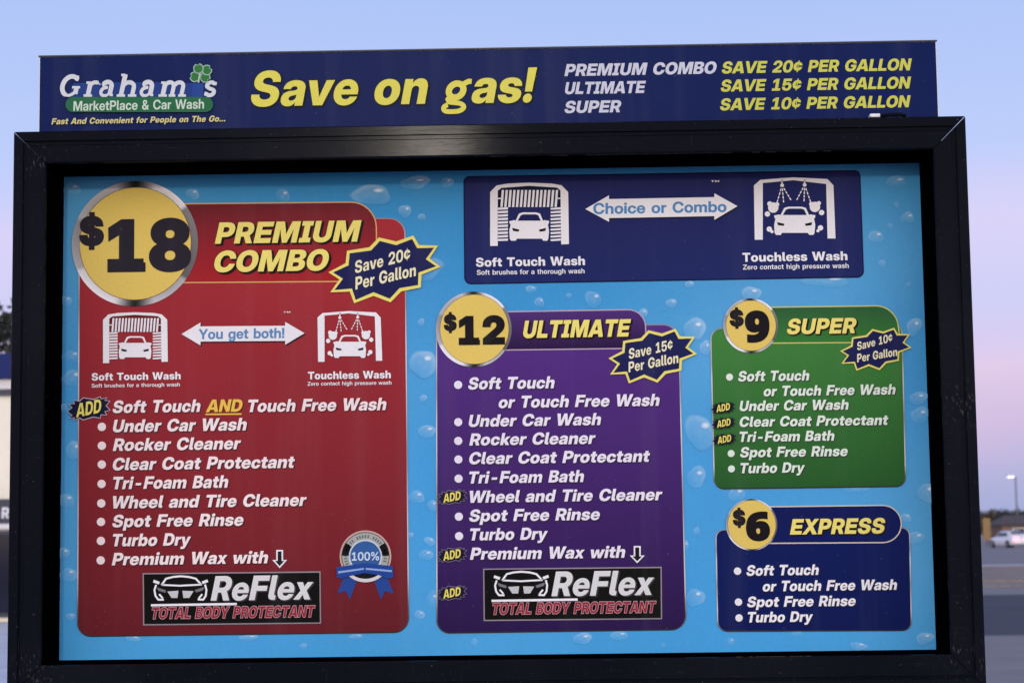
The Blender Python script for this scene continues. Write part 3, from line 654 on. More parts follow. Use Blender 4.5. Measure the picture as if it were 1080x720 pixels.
MEDIUM = """!241|62,210 51,728 190,728 179,210|120,-9 88,-9q 42,37q 42,69 42,102q 88,147q 120,147 153,147q 198,102q 198,69 198,37q 153,-9q
%917|228,372 179,372q 105,416q 63,496q 63,548 63,563 63,615q 105,694q 179,739q 228,739 277,739q 351,694q 392,615q 392,563 392,548 392,496q 351,416q 277,372q|228,455 259,455q 295,503q 295,548 295,563 295,608q 259,656q 228,656 197,656q 160,608q 160,563 160,548 160,503q 197,455q|689,-12 640,-12q 566,33q 524,112q 524,165 524,179 524,231q 566,311q 640,356q 689,356 738,356q 812,311q 854,231q 854,179 854,165 854,112q 812,33q 738,-12q|689,72 720,72q 757,119q 757,165 757,179 757,225q 720,273q 689,273 658,273q 621,225q 621,179 621,165 621,119q 658,72q|157,0 657,728 758,728 258,0
&638|270,-11 197,-11q 89,43q 30,135q 30,193 30,232q 58,294q 120,354q 171,390 307,482 325,495q 347,522q 358,550q 358,563 358,590q 318,629q 284,629 262,629q 227,611q 207,577q 207,554 207,534q 227,492q 269,438q 302,399 644,0 503,0 219,324 178,373q 121,448q 91,518q 91,556 91,609q 140,690q 226,736q 284,736 340,736q 423,693q 469,618q 469,570 469,539q 447,480q 404,428q 372,404 225,297 192,273q 158,227q 158,199 158,170q 190,124q 243,96q 276,96 316,96q 392,135q 453,204q 488,293q 488,344 601,344 601,290q 578,193q 531,111q 494,81 463,58 425,25q 323,-11q
0645|322,-12 233,-12q 108,80q 42,248q 42,363 42,479q 108,648q 233,739q 322,739 411,739q 537,648q 603,479q 603,363 603,248q 537,80q 411,-12q|322,99 372,99q 439,163q 474,281q 474,363 474,446q 439,564q 372,628q 322,628 273,628q 205,564q 170,446q 170,363 170,281q 205,163q 273,99q
1645|97,0 97,111 569,111 569,0|410,728 410,0 278,0 278,600 278,600 105,489 105,611 285,728
C725|377,-12 277,-12q 122,81q 34,249q 34,363 34,478q 122,647q 277,739q 377,739 440,739q 547,702q 630,633q 684,536q 693,476 555,476 548,510q 517,562q 471,599q 413,618q 379,618 314,618q 221,555q 171,441q 171,363 171,286q 220,173q 314,110q 379,110 413,110q 471,128q 516,165q 548,217q 555,251 693,251 684,191q 630,94q 547,25q 440,-12q
M886|58,0 58,728 255,728 390,360 397,338q 417,276q 437,208q 455,147q 461,126 427,126 433,147q 451,208q 471,276q 491,338q 498,360 630,728 827,728 827,0 694,0 694,363 694,387q 695,451q 697,523q 699,597q 699,631 716,631 704,593q 681,516q 658,444q 639,384q 632,363 498,0 388,0 253,363 246,384q 226,444q 203,516q 179,593q 166,631 187,631 187,597q 189,523q 191,451q 192,387q 192,363 192,0
P627|58,0 58,728 339,728 420,728q 538,670q 601,565q 601,493 601,421q 537,315q 418,258q 337,258 133,258 133,373 331,373 374,373q 435,403q 468,456q 468,493 468,530q 435,583q 374,612q 331,612 195,612 195,0
S644|326,-12 235,-12q 105,48q 35,160q 35,238 168,238 169,195q 207,134q 278,102q 327,102 371,102q 437,127q 474,172q 474,203 474,228q 446,265q 388,293q 340,304 262,321 153,345q 49,444q 49,521 49,587q 117,685q 239,739q 320,739 402,739q 522,683q 588,579q 591,506 462,506 458,562q 382,625q 320,625 281,625q 220,600q 186,556q 186,528 186,504q 212,469q 269,443q 316,432 388,416 445,403q 529,367q 583,317q 609,252q 609,212 609,143q 540,43q 413,-12q
W986|202,0 6,728 150,728 243,346 253,303q 270,217q 288,132q 295,89 270,89 278,132q 296,217q 315,303q 325,346 422,728 564,728 660,346 671,303q 690,217q 708,132q 717,89 690,89 698,132q 715,217q 733,303q 743,346 836,728 980,728 784,0 631,0 522,413 511,458q 489,562q 475,625 511,625 497,562q 475,458q 464,413 355,0
Y679|275,0 275,278 6,728 162,728 291,505 309,474q 343,412q 359,381 326,381 342,412q 375,474q 393,505 518,728 674,728 408,278 408,0
Z630|27,0 27,107 362,523 389,557q 446,623q 476,656 492,610 447,610q 357,610q 312,610 39,610 39,728 600,728 600,621 271,210 243,175q 184,106q 153,71 136,118 181,118q 270,118q 315,118 603,118 603,0
a545|211,-8 159,-8q 79,26q 33,95q 33,146 33,190q 66,248q 122,282q 195,300q 235,304 283,309q 339,318q 363,334q 363,351 363,355 363,376q 341,408q 301,427q 272,427 243,427q 200,408q 174,376q 172,354 48,354 51,406q 107,483q 207,526q 275,526 326,526q 407,502q 463,456q 492,392q 492,351 492,0 364,0 364,73 362,73 350,49q 310,12q 252,-8q|244,86 283,86q 336,114q 364,161q 364,190 364,245 358,241q 336,234q 306,228q 272,223q 253,220 228,216q 185,199q 159,171q 159,148 159,129q 180,101q 218,86q
b590|337,-11 304,-11q 245,9q 198,49q 182,79 182,79 182,0 53,0 53,728 183,728 183,443 184,443 201,471q 247,508q 305,526q 338,526 405,526q 505,458q 561,338q 561,258 561,178q 505,57q 405,-11q|306,97 343,97q 398,135q 429,207q 429,258 429,310q 398,382q 343,419q 306,419 267,419q 209,379q 177,307q 177,258 177,210q 209,137q 267,97q
c548|284,-12 208,-12q 94,57q 30,178q 30,257 30,337q 94,459q 208,527q 284,527 334,527q 417,498q 479,445q 517,372q 521,328 394,328 391,349q 374,382q 346,407q 309,420q 286,420 247,420q 191,380q 161,307q 161,257 161,208q 191,135q 247,95q 286,95 309,95q 346,108q 372,133q 389,167q 393,188 521,188 518,145q 481,72q 418,18q 334,-12q
e556|284,-12 206,-12q 92,57q 30,179q 30,257 30,336q 93,458q 206,527q 279,527 335,527q 426,488q 492,417q 528,319q 528,260 528,224 80,224 80,312 464,312 405,289 405,331q 375,392q 319,426q 281,426 243,426q 187,392q 157,331q 157,289 157,232 157,190q 187,125q 246,89q 287,89 317,89q 363,107q 395,139q 401,160 522,160 512,109q 446,32q 345,-12q
f356|337,516 337,412 8,412 8,516|101,0 101,588 101,634q 138,696q 209,728q 262,728 286,728q 329,728q 337,728 337,624 331,624q 299,624q 289,624 258,624q 232,598q 232,566 232,0
g590|290,-211 221,-211q 121,-171q 62,-97q 55,-46 182,-46 188,-68q 218,-97q 262,-112q 290,-112 347,-112q 408,-51q 408,7 408,85 408,85 392,55q 345,16q 287,-2q 253,-2 186,-2q 85,65q 30,184q 30,261 30,339q 86,459q 186,526q 252,526 286,526q 344,507q 391,469q 408,440 408,440 408,516 537,516 537,16 537,-65q 474,-165q 362,-211q|285,104 324,104q 382,143q 414,214q 414,262 414,310q 382,382q 324,421q 285,421 248,421q 192,384q 161,313q 161,262 161,212q 192,141q 248,104q
h577|183,290 183,0 53,0 53,728 183,728 183,383 157,383 182,452q 272,526q 341,526 395,526q 477,479q 523,388q 523,322 523,0 393,0 393,301 393,356q 341,413q 292,413 261,413q 212,387q 183,333q
i237|53,0 53,516 183,516 183,0|118,588 85,588q 42,630q 42,661 42,692q 85,733q 118,733 151,733q 195,692q 195,660 195,630q 151,588q
k541|172,157 172,311 185,311 379,516 534,516 296,260 269,260|53,0 53,728 183,728 183,0|392,0 218,231 305,322 546,0
l263|212,0 128,0q 53,62q 53,134 53,728 183,728 183,147 183,121q 203,102q 229,102 234,102q 246,102q 250,102 250,0 241,0q 222,0q
m874|53,0 53,516 179,516 179,402 170,402 184,444q 233,499q 299,526q 335,526 394,526q 480,458q 490,402 474,402 484,440q 534,495q 605,526q 647,526 697,526q 775,484q 820,401q 820,341 820,0 690,0 690,320 690,370q 636,417q 597,417 568,417q 524,391q 500,345q 500,315 500,0 374,0 374,325 374,367q 323,417q 283,417 256,417q 211,391q 183,342q 183,307 183,0
n577|183,290 183,0 53,0 53,516 181,516 181,383 157,383 182,452q 272,526q 341,526 395,526q 477,479q 523,388q 523,322 523,0 393,0 393,301 393,356q 341,413q 292,413 261,413q 212,387q 183,333q
o573|287,-12 210,-12q 94,56q 30,177q 30,257 30,338q 94,459q 210,527q 287,527 364,527q 479,459q 544,338q 544,257 544,177q 479,56q 364,-12q|287,96 325,96q 381,135q 412,207q 412,257 412,308q 381,380q 325,420q 287,420 249,420q 192,381q 161,308q 161,257 161,207q 192,135q 249,96q
p590|53,-204 53,516 182,516 182,444 183,444 199,472q 246,508q 305,526q 338,526 405,526q 505,458q 561,338q 561,258 561,178q 505,57q 405,-11q 337,-11 304,-11q 246,9q 201,48q 185,77 183,77 183,-204|306,97 343,97q 398,135q 429,207q 429,258 429,310q 398,382q 343,419q 306,419 267,419q 209,379q 177,307q 177,258 177,210q 209,137q 267,97q
r362|53,0 53,516 179,516 179,429 180,429 194,474q 255,520q 306,520 318,520q 339,519q 346,518 346,405 339,406q 305,408q 287,408 258,408q 211,381q 183,328q 183,288 183,0
s510|260,-12 195,-12q 94,28q 33,105q 29,160 157,160 161,124q 213,84q 257,84 301,84q 350,117q 350,143 350,166q 313,193q 281,200 192,218 118,233q 41,308q 41,367 41,415q 92,487q 188,527q 252,527 316,527q 413,485q 468,407q 469,354 347,354 347,387q 296,431q 255,431 216,431q 170,397q 170,371 170,349q 206,321q 237,315 331,296 409,280q 482,211q 482,154 482,103q 425,29q 325,-12q
t356|334,516 334,412 8,412 8,516|98,656 228,656 228,152 228,125q 250,104q 280,104 292,104q 324,104q 334,104 334,0 321,0q 277,0q 256,0 175,0q 98,65q 98,132
u577|236,-11 182,-11q 99,36q 53,128q 53,193 53,516 183,516 183,215 183,160q 237,103q 284,103 316,103q 365,129q 393,183q 393,226 393,516 523,516 523,0 395,0 395,132 420,132 395,64q 305,-11q
w804|167,0 8,516 144,516 195,325 210,270q 236,154q 249,97 232,97 246,154q 274,270q 289,325 342,516 461,516 514,325 529,270q 557,154q 571,97 553,97 566,154q 593,270q 607,325 658,516 796,516 637,0 502,0 440,211 431,243q 414,307q 398,373q 389,405 415,405 406,373q 389,307q 373,243q 363,211 301,0
™607|416,466 308,728 363,728 433,549 502,728 557,728 450,466|292,466 292,728 351,728 351,466|514,466 514,728 574,728 574,466|107,466 107,704 167,704 167,466|28,677 28,728 246,728 246,677
 269|"""
# ------------------------------------------------------------------ lettering and print
def parse_font(src):
    F = {}
    for ln in src.strip('\n').split('\n'):
        ch, rest = ln[0], ln[1:].split('|')
        cs = []
        for c in rest[1:]:
            if not c:
                continue
            pts_ = []
            for tk in c.split(' '):
                on = not tk.endswith('q')
                x, y = tk.rstrip('q').split(',')
                pts_.append((float(x), float(y), on))
            # quadratic outline -> polyline
            full = []
            for i, p in enumerate(pts_):
                q = pts_[i - 1]
                if not p[2] and not q[2]:
                    full.append(((p[0] + q[0]) / 2, (p[1] + q[1]) / 2, True))
                full.append(p)
            while not full[0][2]:
                full.append(full.pop(0))
            o = []
            i = 0; n = len(full)
            while i < n:
                p = full[i]
                nx = full[(i + 1) % n]
                o.append((p[0], p[1]))
                if not nx[2]:
                    e = full[(i + 2) % n]
                    for t in (.25, .5, .75):
                        o.append(((1 - t) ** 2 * p[0] + 2 * t * (1 - t) * nx[0] + t * t * e[0], (1 - t) ** 2 * p[1] + 2 * t * (1 - t) * nx[1] + t * t * e[1]))
                    i += 2
                else:
                    i += 1
            cs.append(o)
        F[ch] = (float(rest[0]), cs)
    return F


FONT = {'heavy': parse_font(HEAVY), 'medium': parse_font(MEDIUM)}


def area(c):
    return sum(c[i - 1][0] * c[i][1] - c[i][0] * c[i - 1][1] for i in range(len(c))) / 2


def fill(contours):
    """triangulate overlapping contours under the non-zero rule"""
    vs_, ed = [], []
    for c in contours:
        o = len(vs_); n = len(c)
        vs_ += [Vector(p) for p in c]
        ed += [(o + i, o + (i + 1) % n) for i in range(n)]
    v, _, f, _, _, _ = delaunay_2d_cdt(vs_, ed, [], 0, 1e-7)
    v = [(p.x, p.y) for p in v]
    V = np.array(v)
    E = [(np.array(c), np.roll(np.array(c), -1, 0)) for c in contours]
    A_ = np.concatenate([e[0] for e in E]); B_ = np.concatenate([e[1] for e in E])
    tri = []
    for t in f:
        c = V[list(t)].mean(0)
        up = (A_[:, 1] <= c[1]) & (B_[:, 1] > c[1]); dn = (A_[:, 1] > c[1]) & (B_[:, 1] <= c[1])
        cr = (B_[:, 0] - A_[:, 0]) * (c[1] - A_[:, 1]) - (c[0] - A_[:, 0]) * (B_[:, 1] - A_[:, 1])
        if int((up & (cr > 0)).sum()) - int((dn & (cr < 0)).sum()) != 0:
            tri.append(tuple(t))
    return v, tri


def grow(c, d):
    """move a contour outwards (glyph outlines run clockwise, holes the other way)"""
    c = [p for i, p in enumerate(c) if abs(p[0] - c[i - 1][0]) + abs(p[1] - c[i - 1][1]) > 1e-6]
    o = []; n = len(c)
    for i in range(n):
        a_, p, b_ = Vector(c[i - 1]), Vector(c[i]), Vector(c[(i + 1) % n])
        u = (p - a_).normalized(); w = (b_ - p).normalized()
        n1 = Vector((-u.y, u.x)); n2 = Vector((-w.y, w.x))
        k = n1 + n2
        if k.length < .3:
            o += [tuple(p + n1 * d), tuple(p + n2 * d)]
            continue
        k = k.normalized()
        o.append(tuple(p + k * min(d / max(k.dot(n1), .5), 1.6 * d)))
    return o


_gc = {}


def glyph(font, ch, d):
    key = (font, ch, d)
    if key not in _gc:
        cs = [c for c in FONT[font][ch][1] if len(c) > 2]
        if d:
            cs = [grow(c, d) for c in cs]
        _gc[key] = fill(cs) if cs else ([], [])
    return _gc[key]


def stroke(pts_, w, closed=False):
    """contours whose union is a stroked line"""
    o = []
    n = len(pts_)
    for i in range(n if closed else n - 1):
        a_, b_ = Vector(pts_[i]), Vector(pts_[(i + 1) % n])
        u = (b_ - a_)
        if u.length < 1e-9:
            continue
        u.normalize(); k = Vector((-u.y, u.x)) * w / 2
        o.append([tuple(a_ - k), tuple(b_ - k), tuple(b_ + k), tuple(a_ + k)])
    for i in range(0 if closed else 1, n if closed else n - 1):
        o.append([(pts_[i][0] + w / 2 * math.cos(t), pts_[i][1] + w / 2 * math.sin(t)) for t in [2 * math.pi * k / 10 for k in range(10)]])
    return o


def arc(cx, cy, rx, ry, a0, a1, n=14):
    return [(cx + rx * math.cos(R(a0 + (a1 - a0) * k / n)), cy + ry * math.sin(R(a0 + (a1 - a0) * k / n))) for k in range(n + 1)]


def circle(cx, cy, rx, ry=None, n=40):
    return arc(cx, cy, rx, rx if ry is None else ry, 0, 360, n)[:-1]


class Print:
    """flat print on the plane y = Y; input in photo pixels, measured once through at()"""
    def __init__(s, Y, layer=1):
        s.Y = Y; s.layer = layer
        s.v = []; s.f = []; s.c = []

    def y(s):
        return s.Y - 0.00025 * s.layer

    def P(s, px, py):
        p = at(px, py, s.Y)
        return (p.x, p.z)

    def raw(s, pts2, tris, col):
        o = len(s.v); y = s.y()
        for p in pts2:
            s.v.append((p[0], y, p[1]))
            s.c.append(col(p) if callable(col) else col)
        for t in tris:
            a_, b_, c_ = (pts2[i] for i in t)
            if (b_[0] - a_[0]) * (c_[1] - a_[1]) - (b_[1] - a_[1]) * (c_[0] - a_[0]) < 0:
                t = (t[0], t[2], t[1])
            s.f.append(tuple(i + o for i in t))
        return s

    def shape(s, contours, col):
        """contours in photo pixels"""
        cs = [[s.P(*p) for p in c] for c in contours]
        cs = [c if area(c) > 0 else c[::-1] for c in cs]
        v, t = fill(cs)
        return s.raw(v, t, col)

    def up(s, k=1):
        s.layer += k
        return s

    def text(s, st_, xl, xr, yb, cap, col, slant=0.21, font='heavy', tilt=0.0, outline=None, shadow=None, track=0, fat=0):
        """tilt: pixels the baseline rises from left to right"""
        F = FONT[font]
        xm = (xl + xr) / 2
        (xa, za), (xb, zb) = s.P(xl, yb), s.P(xr, yb)
        xmz, zm = s.P(xm, yb)
        ch = s.P(xm, yb - cap)[1] - zm
        k = ch / 727.0
        pen = 0; runs = []; lo = 1e9; hi = -1e9
        for c in st_:
            adv_ = F[c][0] if c in F else FONT['heavy'][c][0]
            fnt = font if c in F else 'heavy'
            if c != ' ':
                for q in FONT[fnt][c][1]:
                    for x, y in q:
                        X = pen + x + slant * y
                        lo = min(lo, X); hi = max(hi, X)
                runs.append((fnt, c, pen))
            pen += adv_ * (1.3 if c == ' ' else 1) + track
        kx = (xb - xa) / (hi - lo)
        rise = (s.P(xm, yb - tilt)[1] - zm) / (xb - xa) if tilt else 0.0

        def lay(d, dx, dy, colr):
            for fnt, c, p0 in runs:
                v, t = glyph(fnt, c, d)
                pv = []
                for x, y in v:
                    X = (p0 + x + slant * y - lo) * kx + dx
                    pv.append((xa + X, zm + y * k + dy + (X - (xb - xa) / 2) * rise))
                s.raw(pv, t, colr)
            s.layer += 1
        if shadow:
            lay(shadow[0], shadow[1] * ch, -shadow[2] * ch, shadow[3])
        if outline:
            lay(outline[0], 0, 0, outline[1])
        lay(fat, 0, 0, col)
        return s

    def build(s, name, parent, mat=None, label=None):
        me = bpy.data.meshes.new(name)
        me.from_pydata(s.v, [], s.f)
        at_ = me.color_attributes.new('ink', 'FLOAT_COLOR', 'POINT')
        at_.data.foreach_set('color', np.array(s.c, dtype=np.float32).ravel())
        me.update()
        o = link_mesh(name, me, mat or INK, parent)
        if label:
            o['label'] = label
        return o


def vgrad(z0, c0, z1, c1):
    def f(p):
        t = min(1, max(0, (p[1] - z0) / (z1 - z0)))
        return tuple(c0[i] + (c1[i] - c0[i]) * t for i in range(4))
    return f


WHITE = rgb(240, 238, 244)
YEL = rgb(232, 208, 98)
PALE_YEL = rgb(238, 222, 120)
NAVY = rgb(28, 32, 84)
INKBLACK = rgb(24, 20, 28)


def rrect(x0, y0, x1, y1, x2, y2, x3, y3, radii):
    """rounded quad, corners TL TR BR BL in photo pixels"""
    c = [Vector(p) for p in ((x0, y0), (x1, y1), (x2, y2), (x3, y3))]
    o = []
    for i in range(4):
        p, a_, b_ = c[i], c[i - 1], c[(i + 1) % 4]
        r_ = radii[i]
        if r_ <= 0:
            o.append(tuple(p)); continue
        u = (a_ - p).normalized() * r_; w = (b_ - p).normalized() * r_
        for k in range(9):
            t = R(90 * k / 8)
            o.append(tuple(p + u * (1 - math.sin(t)) + w * (1 - math.cos(t))))
    return o
# ------------------------------------------------------------------ the menu board
TOP = EYE + 0.6817                      # top of the frame
FB = TOP - 0.945                        # its foot
PY = 0.12                               # poster sits 12 cm back in the frame
TY = 0.030                              # front face of the banner above
board = thing('menu_board', 'large black framed car wash price menu board with a blue poster on two posts', 'menu board', (0, 0.06, 0))
OUT = (-0.80, 0.80, FB, TOP)
# mitred frame members: (inset from the outer edge, y) profile
PROFILE = [(0.000, 0.150), (0.000, 0.003), (0.002, 0.000), (0.0165, 0.000), (0.0175, 0.004), (0.0205, 0.004), (0.0215, 0.0005), (0.0240, 0.0005), (0.0250, 0.0015),
           (0.0520, 0.0015), (0.0545, 0.003), (0.0555, 0.008), (0.0555, 0.118), (0.0555, 0.150)]


def member(side):
    x0, x1, z0, z1 = OUT
    vs_ = []
    for d, y in PROFILE:
        c = {'top': ((x0 + d, z1 - d), (x1 - d, z1 - d)), 'bottom': ((x1 - d, z0 + d), (x0 + d, z0 + d)),
             'left': ((x0 + d, z0 + d), (x0 + d, z1 - d)), 'right': ((x1 - d, z1 - d), (x1 - d, z0 + d))}[side]
        g = 0.0006                                          # hairline open mitre
        (ax, az_), (bx, bz) = c
        L_ = math.hypot(bx - ax, bz - az_); ux, uz = (bx - ax) / L_ * g, (bz - az_) / L_ * g
        vs_ += [(ax + ux, y, az_ + uz), (bx - ux, y, bz - uz)]
    n = len(PROFILE)
    fs = [(2 * i, 2 * i + 1, 2 * i + 3, 2 * i + 2) for i in range(n - 1)] + [(2 * n - 2, 2 * n - 1, 1, 0)]
    fs += [tuple(2 * i for i in range(n))[::-1], tuple(2 * i + 1 for i in range(n))]
    mbx = MB().add(vs_, fs)
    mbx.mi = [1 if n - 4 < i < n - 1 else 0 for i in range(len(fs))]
    return mbx


for sd_, nm_ in (('top', 'frame_rail'), ('bottom', 'frame_rail'), ('left', 'frame_stile'), ('right', 'frame_stile')):
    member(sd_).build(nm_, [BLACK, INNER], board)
b = MB(); b.box((-.792, .1515, FB + .008), (.792, .21, TOP - .008), .006); b.build('cabinet', BLACK, board)
for sx in (-.45, .45):
    b = MB(); b.box((sx - .05, .10, .012), (sx + .05, .20, FB - .002), .006); p_ = b.build('post', BLACK, board)
    b = MB(); b.box((sx - .12, .03, .0), (sx + .12, .27, .0115), .002); b.build('base_plate', steel, p_)

# ---- poster sheet (printed sky blue ground)
blu_top, blu_bot = rgb(56, 146, 206), rgb(72, 166, 230)
xl_, zt_ = at(63, 189, PY).x, TOP - .056
pz0 = FB + .056


def poster_blue(p):
    t = min(1, max(0, (p[1] - pz0) / (zt_ - pz0)))
    k = .5 + .5 * math.sin(p[0] * 5.1 + 1.3 * math.sin(p[1] * 7.3)) * math.sin(p[1] * 6.2 - .7 + math.sin(p[0] * 4.1))   # cloudy lighter patches of the artwork
    c = tuple(blu_bot[i] + (blu_top[i] - blu_bot[i]) * t ** 1.5 for i in range(4))
    return tuple(c[i] + ((.20, .52, .80)[i] - c[i]) * .30 * k * k for i in range(3)) + (1.0,)


pr = Print(PY, 0)
nx, nz_ = 60, 40
gv = [(-.7440 + 1.488 * i / nx, pz0 + (zt_ - pz0) * j / nz_) for j in range(nz_ + 1) for i in range(nx + 1)]
gt = []
for j in range(nz_):
    for i in range(nx):
        q = j * (nx + 1) + i
        gt += [(q, q + 1, q + nx + 2), (q, q + nx + 2, q + nx + 1)]
pr.raw(gv, gt, poster_blue)
poster = pr.build('poster', board)

# ---- printed water drops
DROPS = [(76, 200, 9, 7), (203, 205, 7, 6), (298, 207, 8, 8), (437, 193, 17, 7), (392, 206, 20, 12), (471, 193, 7, 6), (427, 223, 7, 7), (445, 229, 4, 4),
         (70, 317, 6, 5), (76, 376, 9, 7), (77, 399, 10, 10), (78, 475, 9, 11), (70, 528, 9, 8), (67, 583, 7, 6), (72, 606, 9, 8), (68, 430, 4, 4), (74, 650, 5, 4),
         (446, 284, 22, 12), (446, 384, 15, 15), (450, 455, 10, 7), (439, 524, 9, 7), (456, 533, 6, 6), (433, 564, 3, 3), (453, 571, 6, 5), (449, 585, 8, 6), (456, 632, 8, 9), (442, 648, 6, 5), (446, 420, 4, 4),
         (444, 340, 4, 4), (560, 305, 6, 4), (569, 319, 5, 6), (626, 316, 9, 9), (708, 320, 6, 5), (678, 331, 5, 6), (600, 312, 3, 3), (732, 347, 13, 12), (744, 367, 6, 8), (738, 456, 17, 18),
         (734, 503, 11, 11), (727, 300, 5, 4), (733, 630, 10, 10), (722, 575, 5, 5), (735, 560, 4, 4), (792, 310, 11, 8), (872, 297, 24, 6), (777, 521, 9, 8), (903, 515, 12, 5), (977, 520, 10, 11),
         (955, 546, 6, 5), (966, 567, 9, 7), (968, 420, 10, 7), (970, 438, 10, 9), (945, 192, 12, 6), (945, 216, 3, 4), (957, 230, 8, 6), (924, 250, 8, 7), (938, 238, 3, 3), (964, 345, 8, 10), (930, 278, 4, 4),
         (958, 300, 3, 3), (140, 673, 9, 3), (262, 672, 11, 3), (376, 671, 8, 3), (614, 673, 11, 6), (653, 670, 10, 5), (905, 681, 10, 4), (975, 673, 9, 7), (841, 667, 6, 4), (500, 677, 4, 4), (320, 681, 4, 3), (770, 676, 5, 4), (700, 680, 3, 3)]
rnd = random.Random(4)


def mixv(a_, b_, t):
    return tuple(a_[i] + (b_[i] - a_[i]) * t for i in range(3)) + (1.0,)


for (x, y, rx, ry) in DROPS:
    pr = Print(PY, 1)
    c = pr.P(x, y); ex = pr.P(x + rx, y)[0] - c[0]; ez = pr.P(x, y - ry)[1] - c[1]
    base = poster_blue(c)
    rings = [(0, None), (.55, None), (.86, None), (.97, None), (1.06, None)]
    v = [c]; cc = [mixv(base, (.62, .80, .92), .16)]
    nseg = 26
    jit = rnd.uniform(0, 6.28); wa = rnd.uniform(.02, .16); wb_ = rnd.uniform(.02, .10); str_ = rnd.uniform(.35, 1.15); turn = R(rnd.uniform(215, 290))
    for ri, (rr, _) in enumerate(rings[1:]):
        for k in range(nseg):
            t = 2 * math.pi * k / nseg
            wob = 1 + wa * math.sin(2 * t + jit) + wb_ * math.sin(3 * t + jit * 2) + .03 * math.sin(5 * t - jit)
            v.append((c[0] + ex * rr * wob * math.cos(t), c[1] + ez * rr * wob * math.sin(t)))
            d = math.cos(t - turn)                     # lower-left lip is dark, upper right light
            if ri == 0: cc.append(mixv(base, (.55, .77, .92), (.14 - .07 * d) * str_))
            elif ri == 1: cc.append(mixv(base, (.75, .88, .95), (.18 - .14 * d) * str_))
            elif ri == 2: cc.append(mixv(base, (.02, .12, .26), .30 * max(0, d - .15) * str_) if d > 0 else mixv(base, (.8, .92, .97), -.20 * d * str_))
            else: cc.append(base)
    tr_ = [(0, 1 + k, 1 + (k + 1) % nseg) for k in range(nseg)]
    for ri in range(3):
        o = 1 + ri * nseg
        for k in range(nseg):
            k2 = (k + 1) % nseg
            tr_ += [(o + k, o + nseg + k, o + nseg + k2), (o + k, o + nseg + k2, o + k2)]
    pr.layer = 1
    off = len(pr.v)
    pr.raw(v, tr_, base)
    pr.c[off:] = cc
    # the drawn glint
    pr.layer = 2
    if rx > 4:
        g = [(c[0] + ex * (.36 + .32 * math.cos(t) * .9), c[1] + ez * (.42 + .20 * math.sin(t)) + ex * .0) for t in [2 * math.pi * k / 12 for k in range(12)]]
        pr.raw([(c[0] + ex * .36, c[1] + ez * .42)] + g, [(0, 1 + k, 1 + (k + 1) % 12) for k in range(12)], base)
        n_ = len(pr.c)
        pr.c[n_ - 13] = mixv(base, (.86, .94, .98), (.95 if rx > 6 else .7) * min(1, .45 + .6 * str_))
        for k in range(12):
            pr.c[n_ - 12 + k] = mixv(base, (.85, .93, .97), .34)
    pr.build('water_drop', poster)



# ---- pieces of the service panels
def panel(name_label, outlines, border, grads, layer):
    """outlines drawn from back to front; each gets a light border"""
    q = Print(PY, layer)
    for o, bc, gr in zip(outlines, border, grads):
        zs = [q.P(*p)[1] for p in o]
        cs = [q.P(*p) for p in o]
        n_ = len(cs)
        cs = cs if area(cs) < 0 else cs[::-1]
        big = grow(cs, .0021)
        v, t = fill([big])
        q.raw(v, t, bc(min(zs), max(zs)) if callable(bc) and bc.__name__ == 'mk' else bc)
        q.up()
        v, t = fill([cs])
        q.raw(v, t, vgrad(min(zs), gr[1], max(zs), gr[0]))
        q.up()
    o = q.build('service_panel', board, None, name_label)
    return o


SILV = [(0, .03), (.07, .18), (.14, .75), (.30, .62), (.42, .30), (.55, .60), (.68, .8), (.80, .35), (.9, .7), (1, .3)]


def chrome(z0, z1):
    def mk(p):
        t = min(1, max(0, (p[1] - z0) / (z1 - z0)))
        for (a_, u), (b_, w) in zip(SILV, SILV[1:]):
            if a_ <= t <= b_:
                k = u + (w - u) * (t - a_) / (b_ - a_)
                return (k * .92, k * .9, k * .98, 1)
        return (.6, .6, .65, 1)
    return mk


def border_strip(parent, o, layer, w=.0020, skip=None):
    """printed silver border, subdivided so that its drawn sheen can vary along the edge"""
    q = Print(PY, layer)
    cs = [q.P(*p) for p in o]
    if area(cs) > 0: cs = cs[::-1]
    z0 = min(p[1] for p in cs); z1 = max(p[1] for p in cs)
    f = chrome(z0, z1)
    fine = []
    for i in range(len(cs)):
        a_, b_ = cs[i], cs[(i + 1) % len(cs)]
        L_ = math.hypot(b_[0] - a_[0], b_[1] - a_[1]); n_ = max(1, int(L_ / .02))
        fine += [(a_[0] + (b_[0] - a_[0]) * k / n_, a_[1] + (b_[1] - a_[1]) * k / n_) for k in range(n_)]
    big = grow(fine, w)
    if len(big) != len(fine):
        return
    n_ = len(fine)
    q.raw(fine + big, [t for k in range(n_) for t in ((k, (k + 1) % n_, n_ + (k + 1) % n_), (k, n_ + (k + 1) % n_, n_ + k))], f)
    q.build('panel_border', parent)


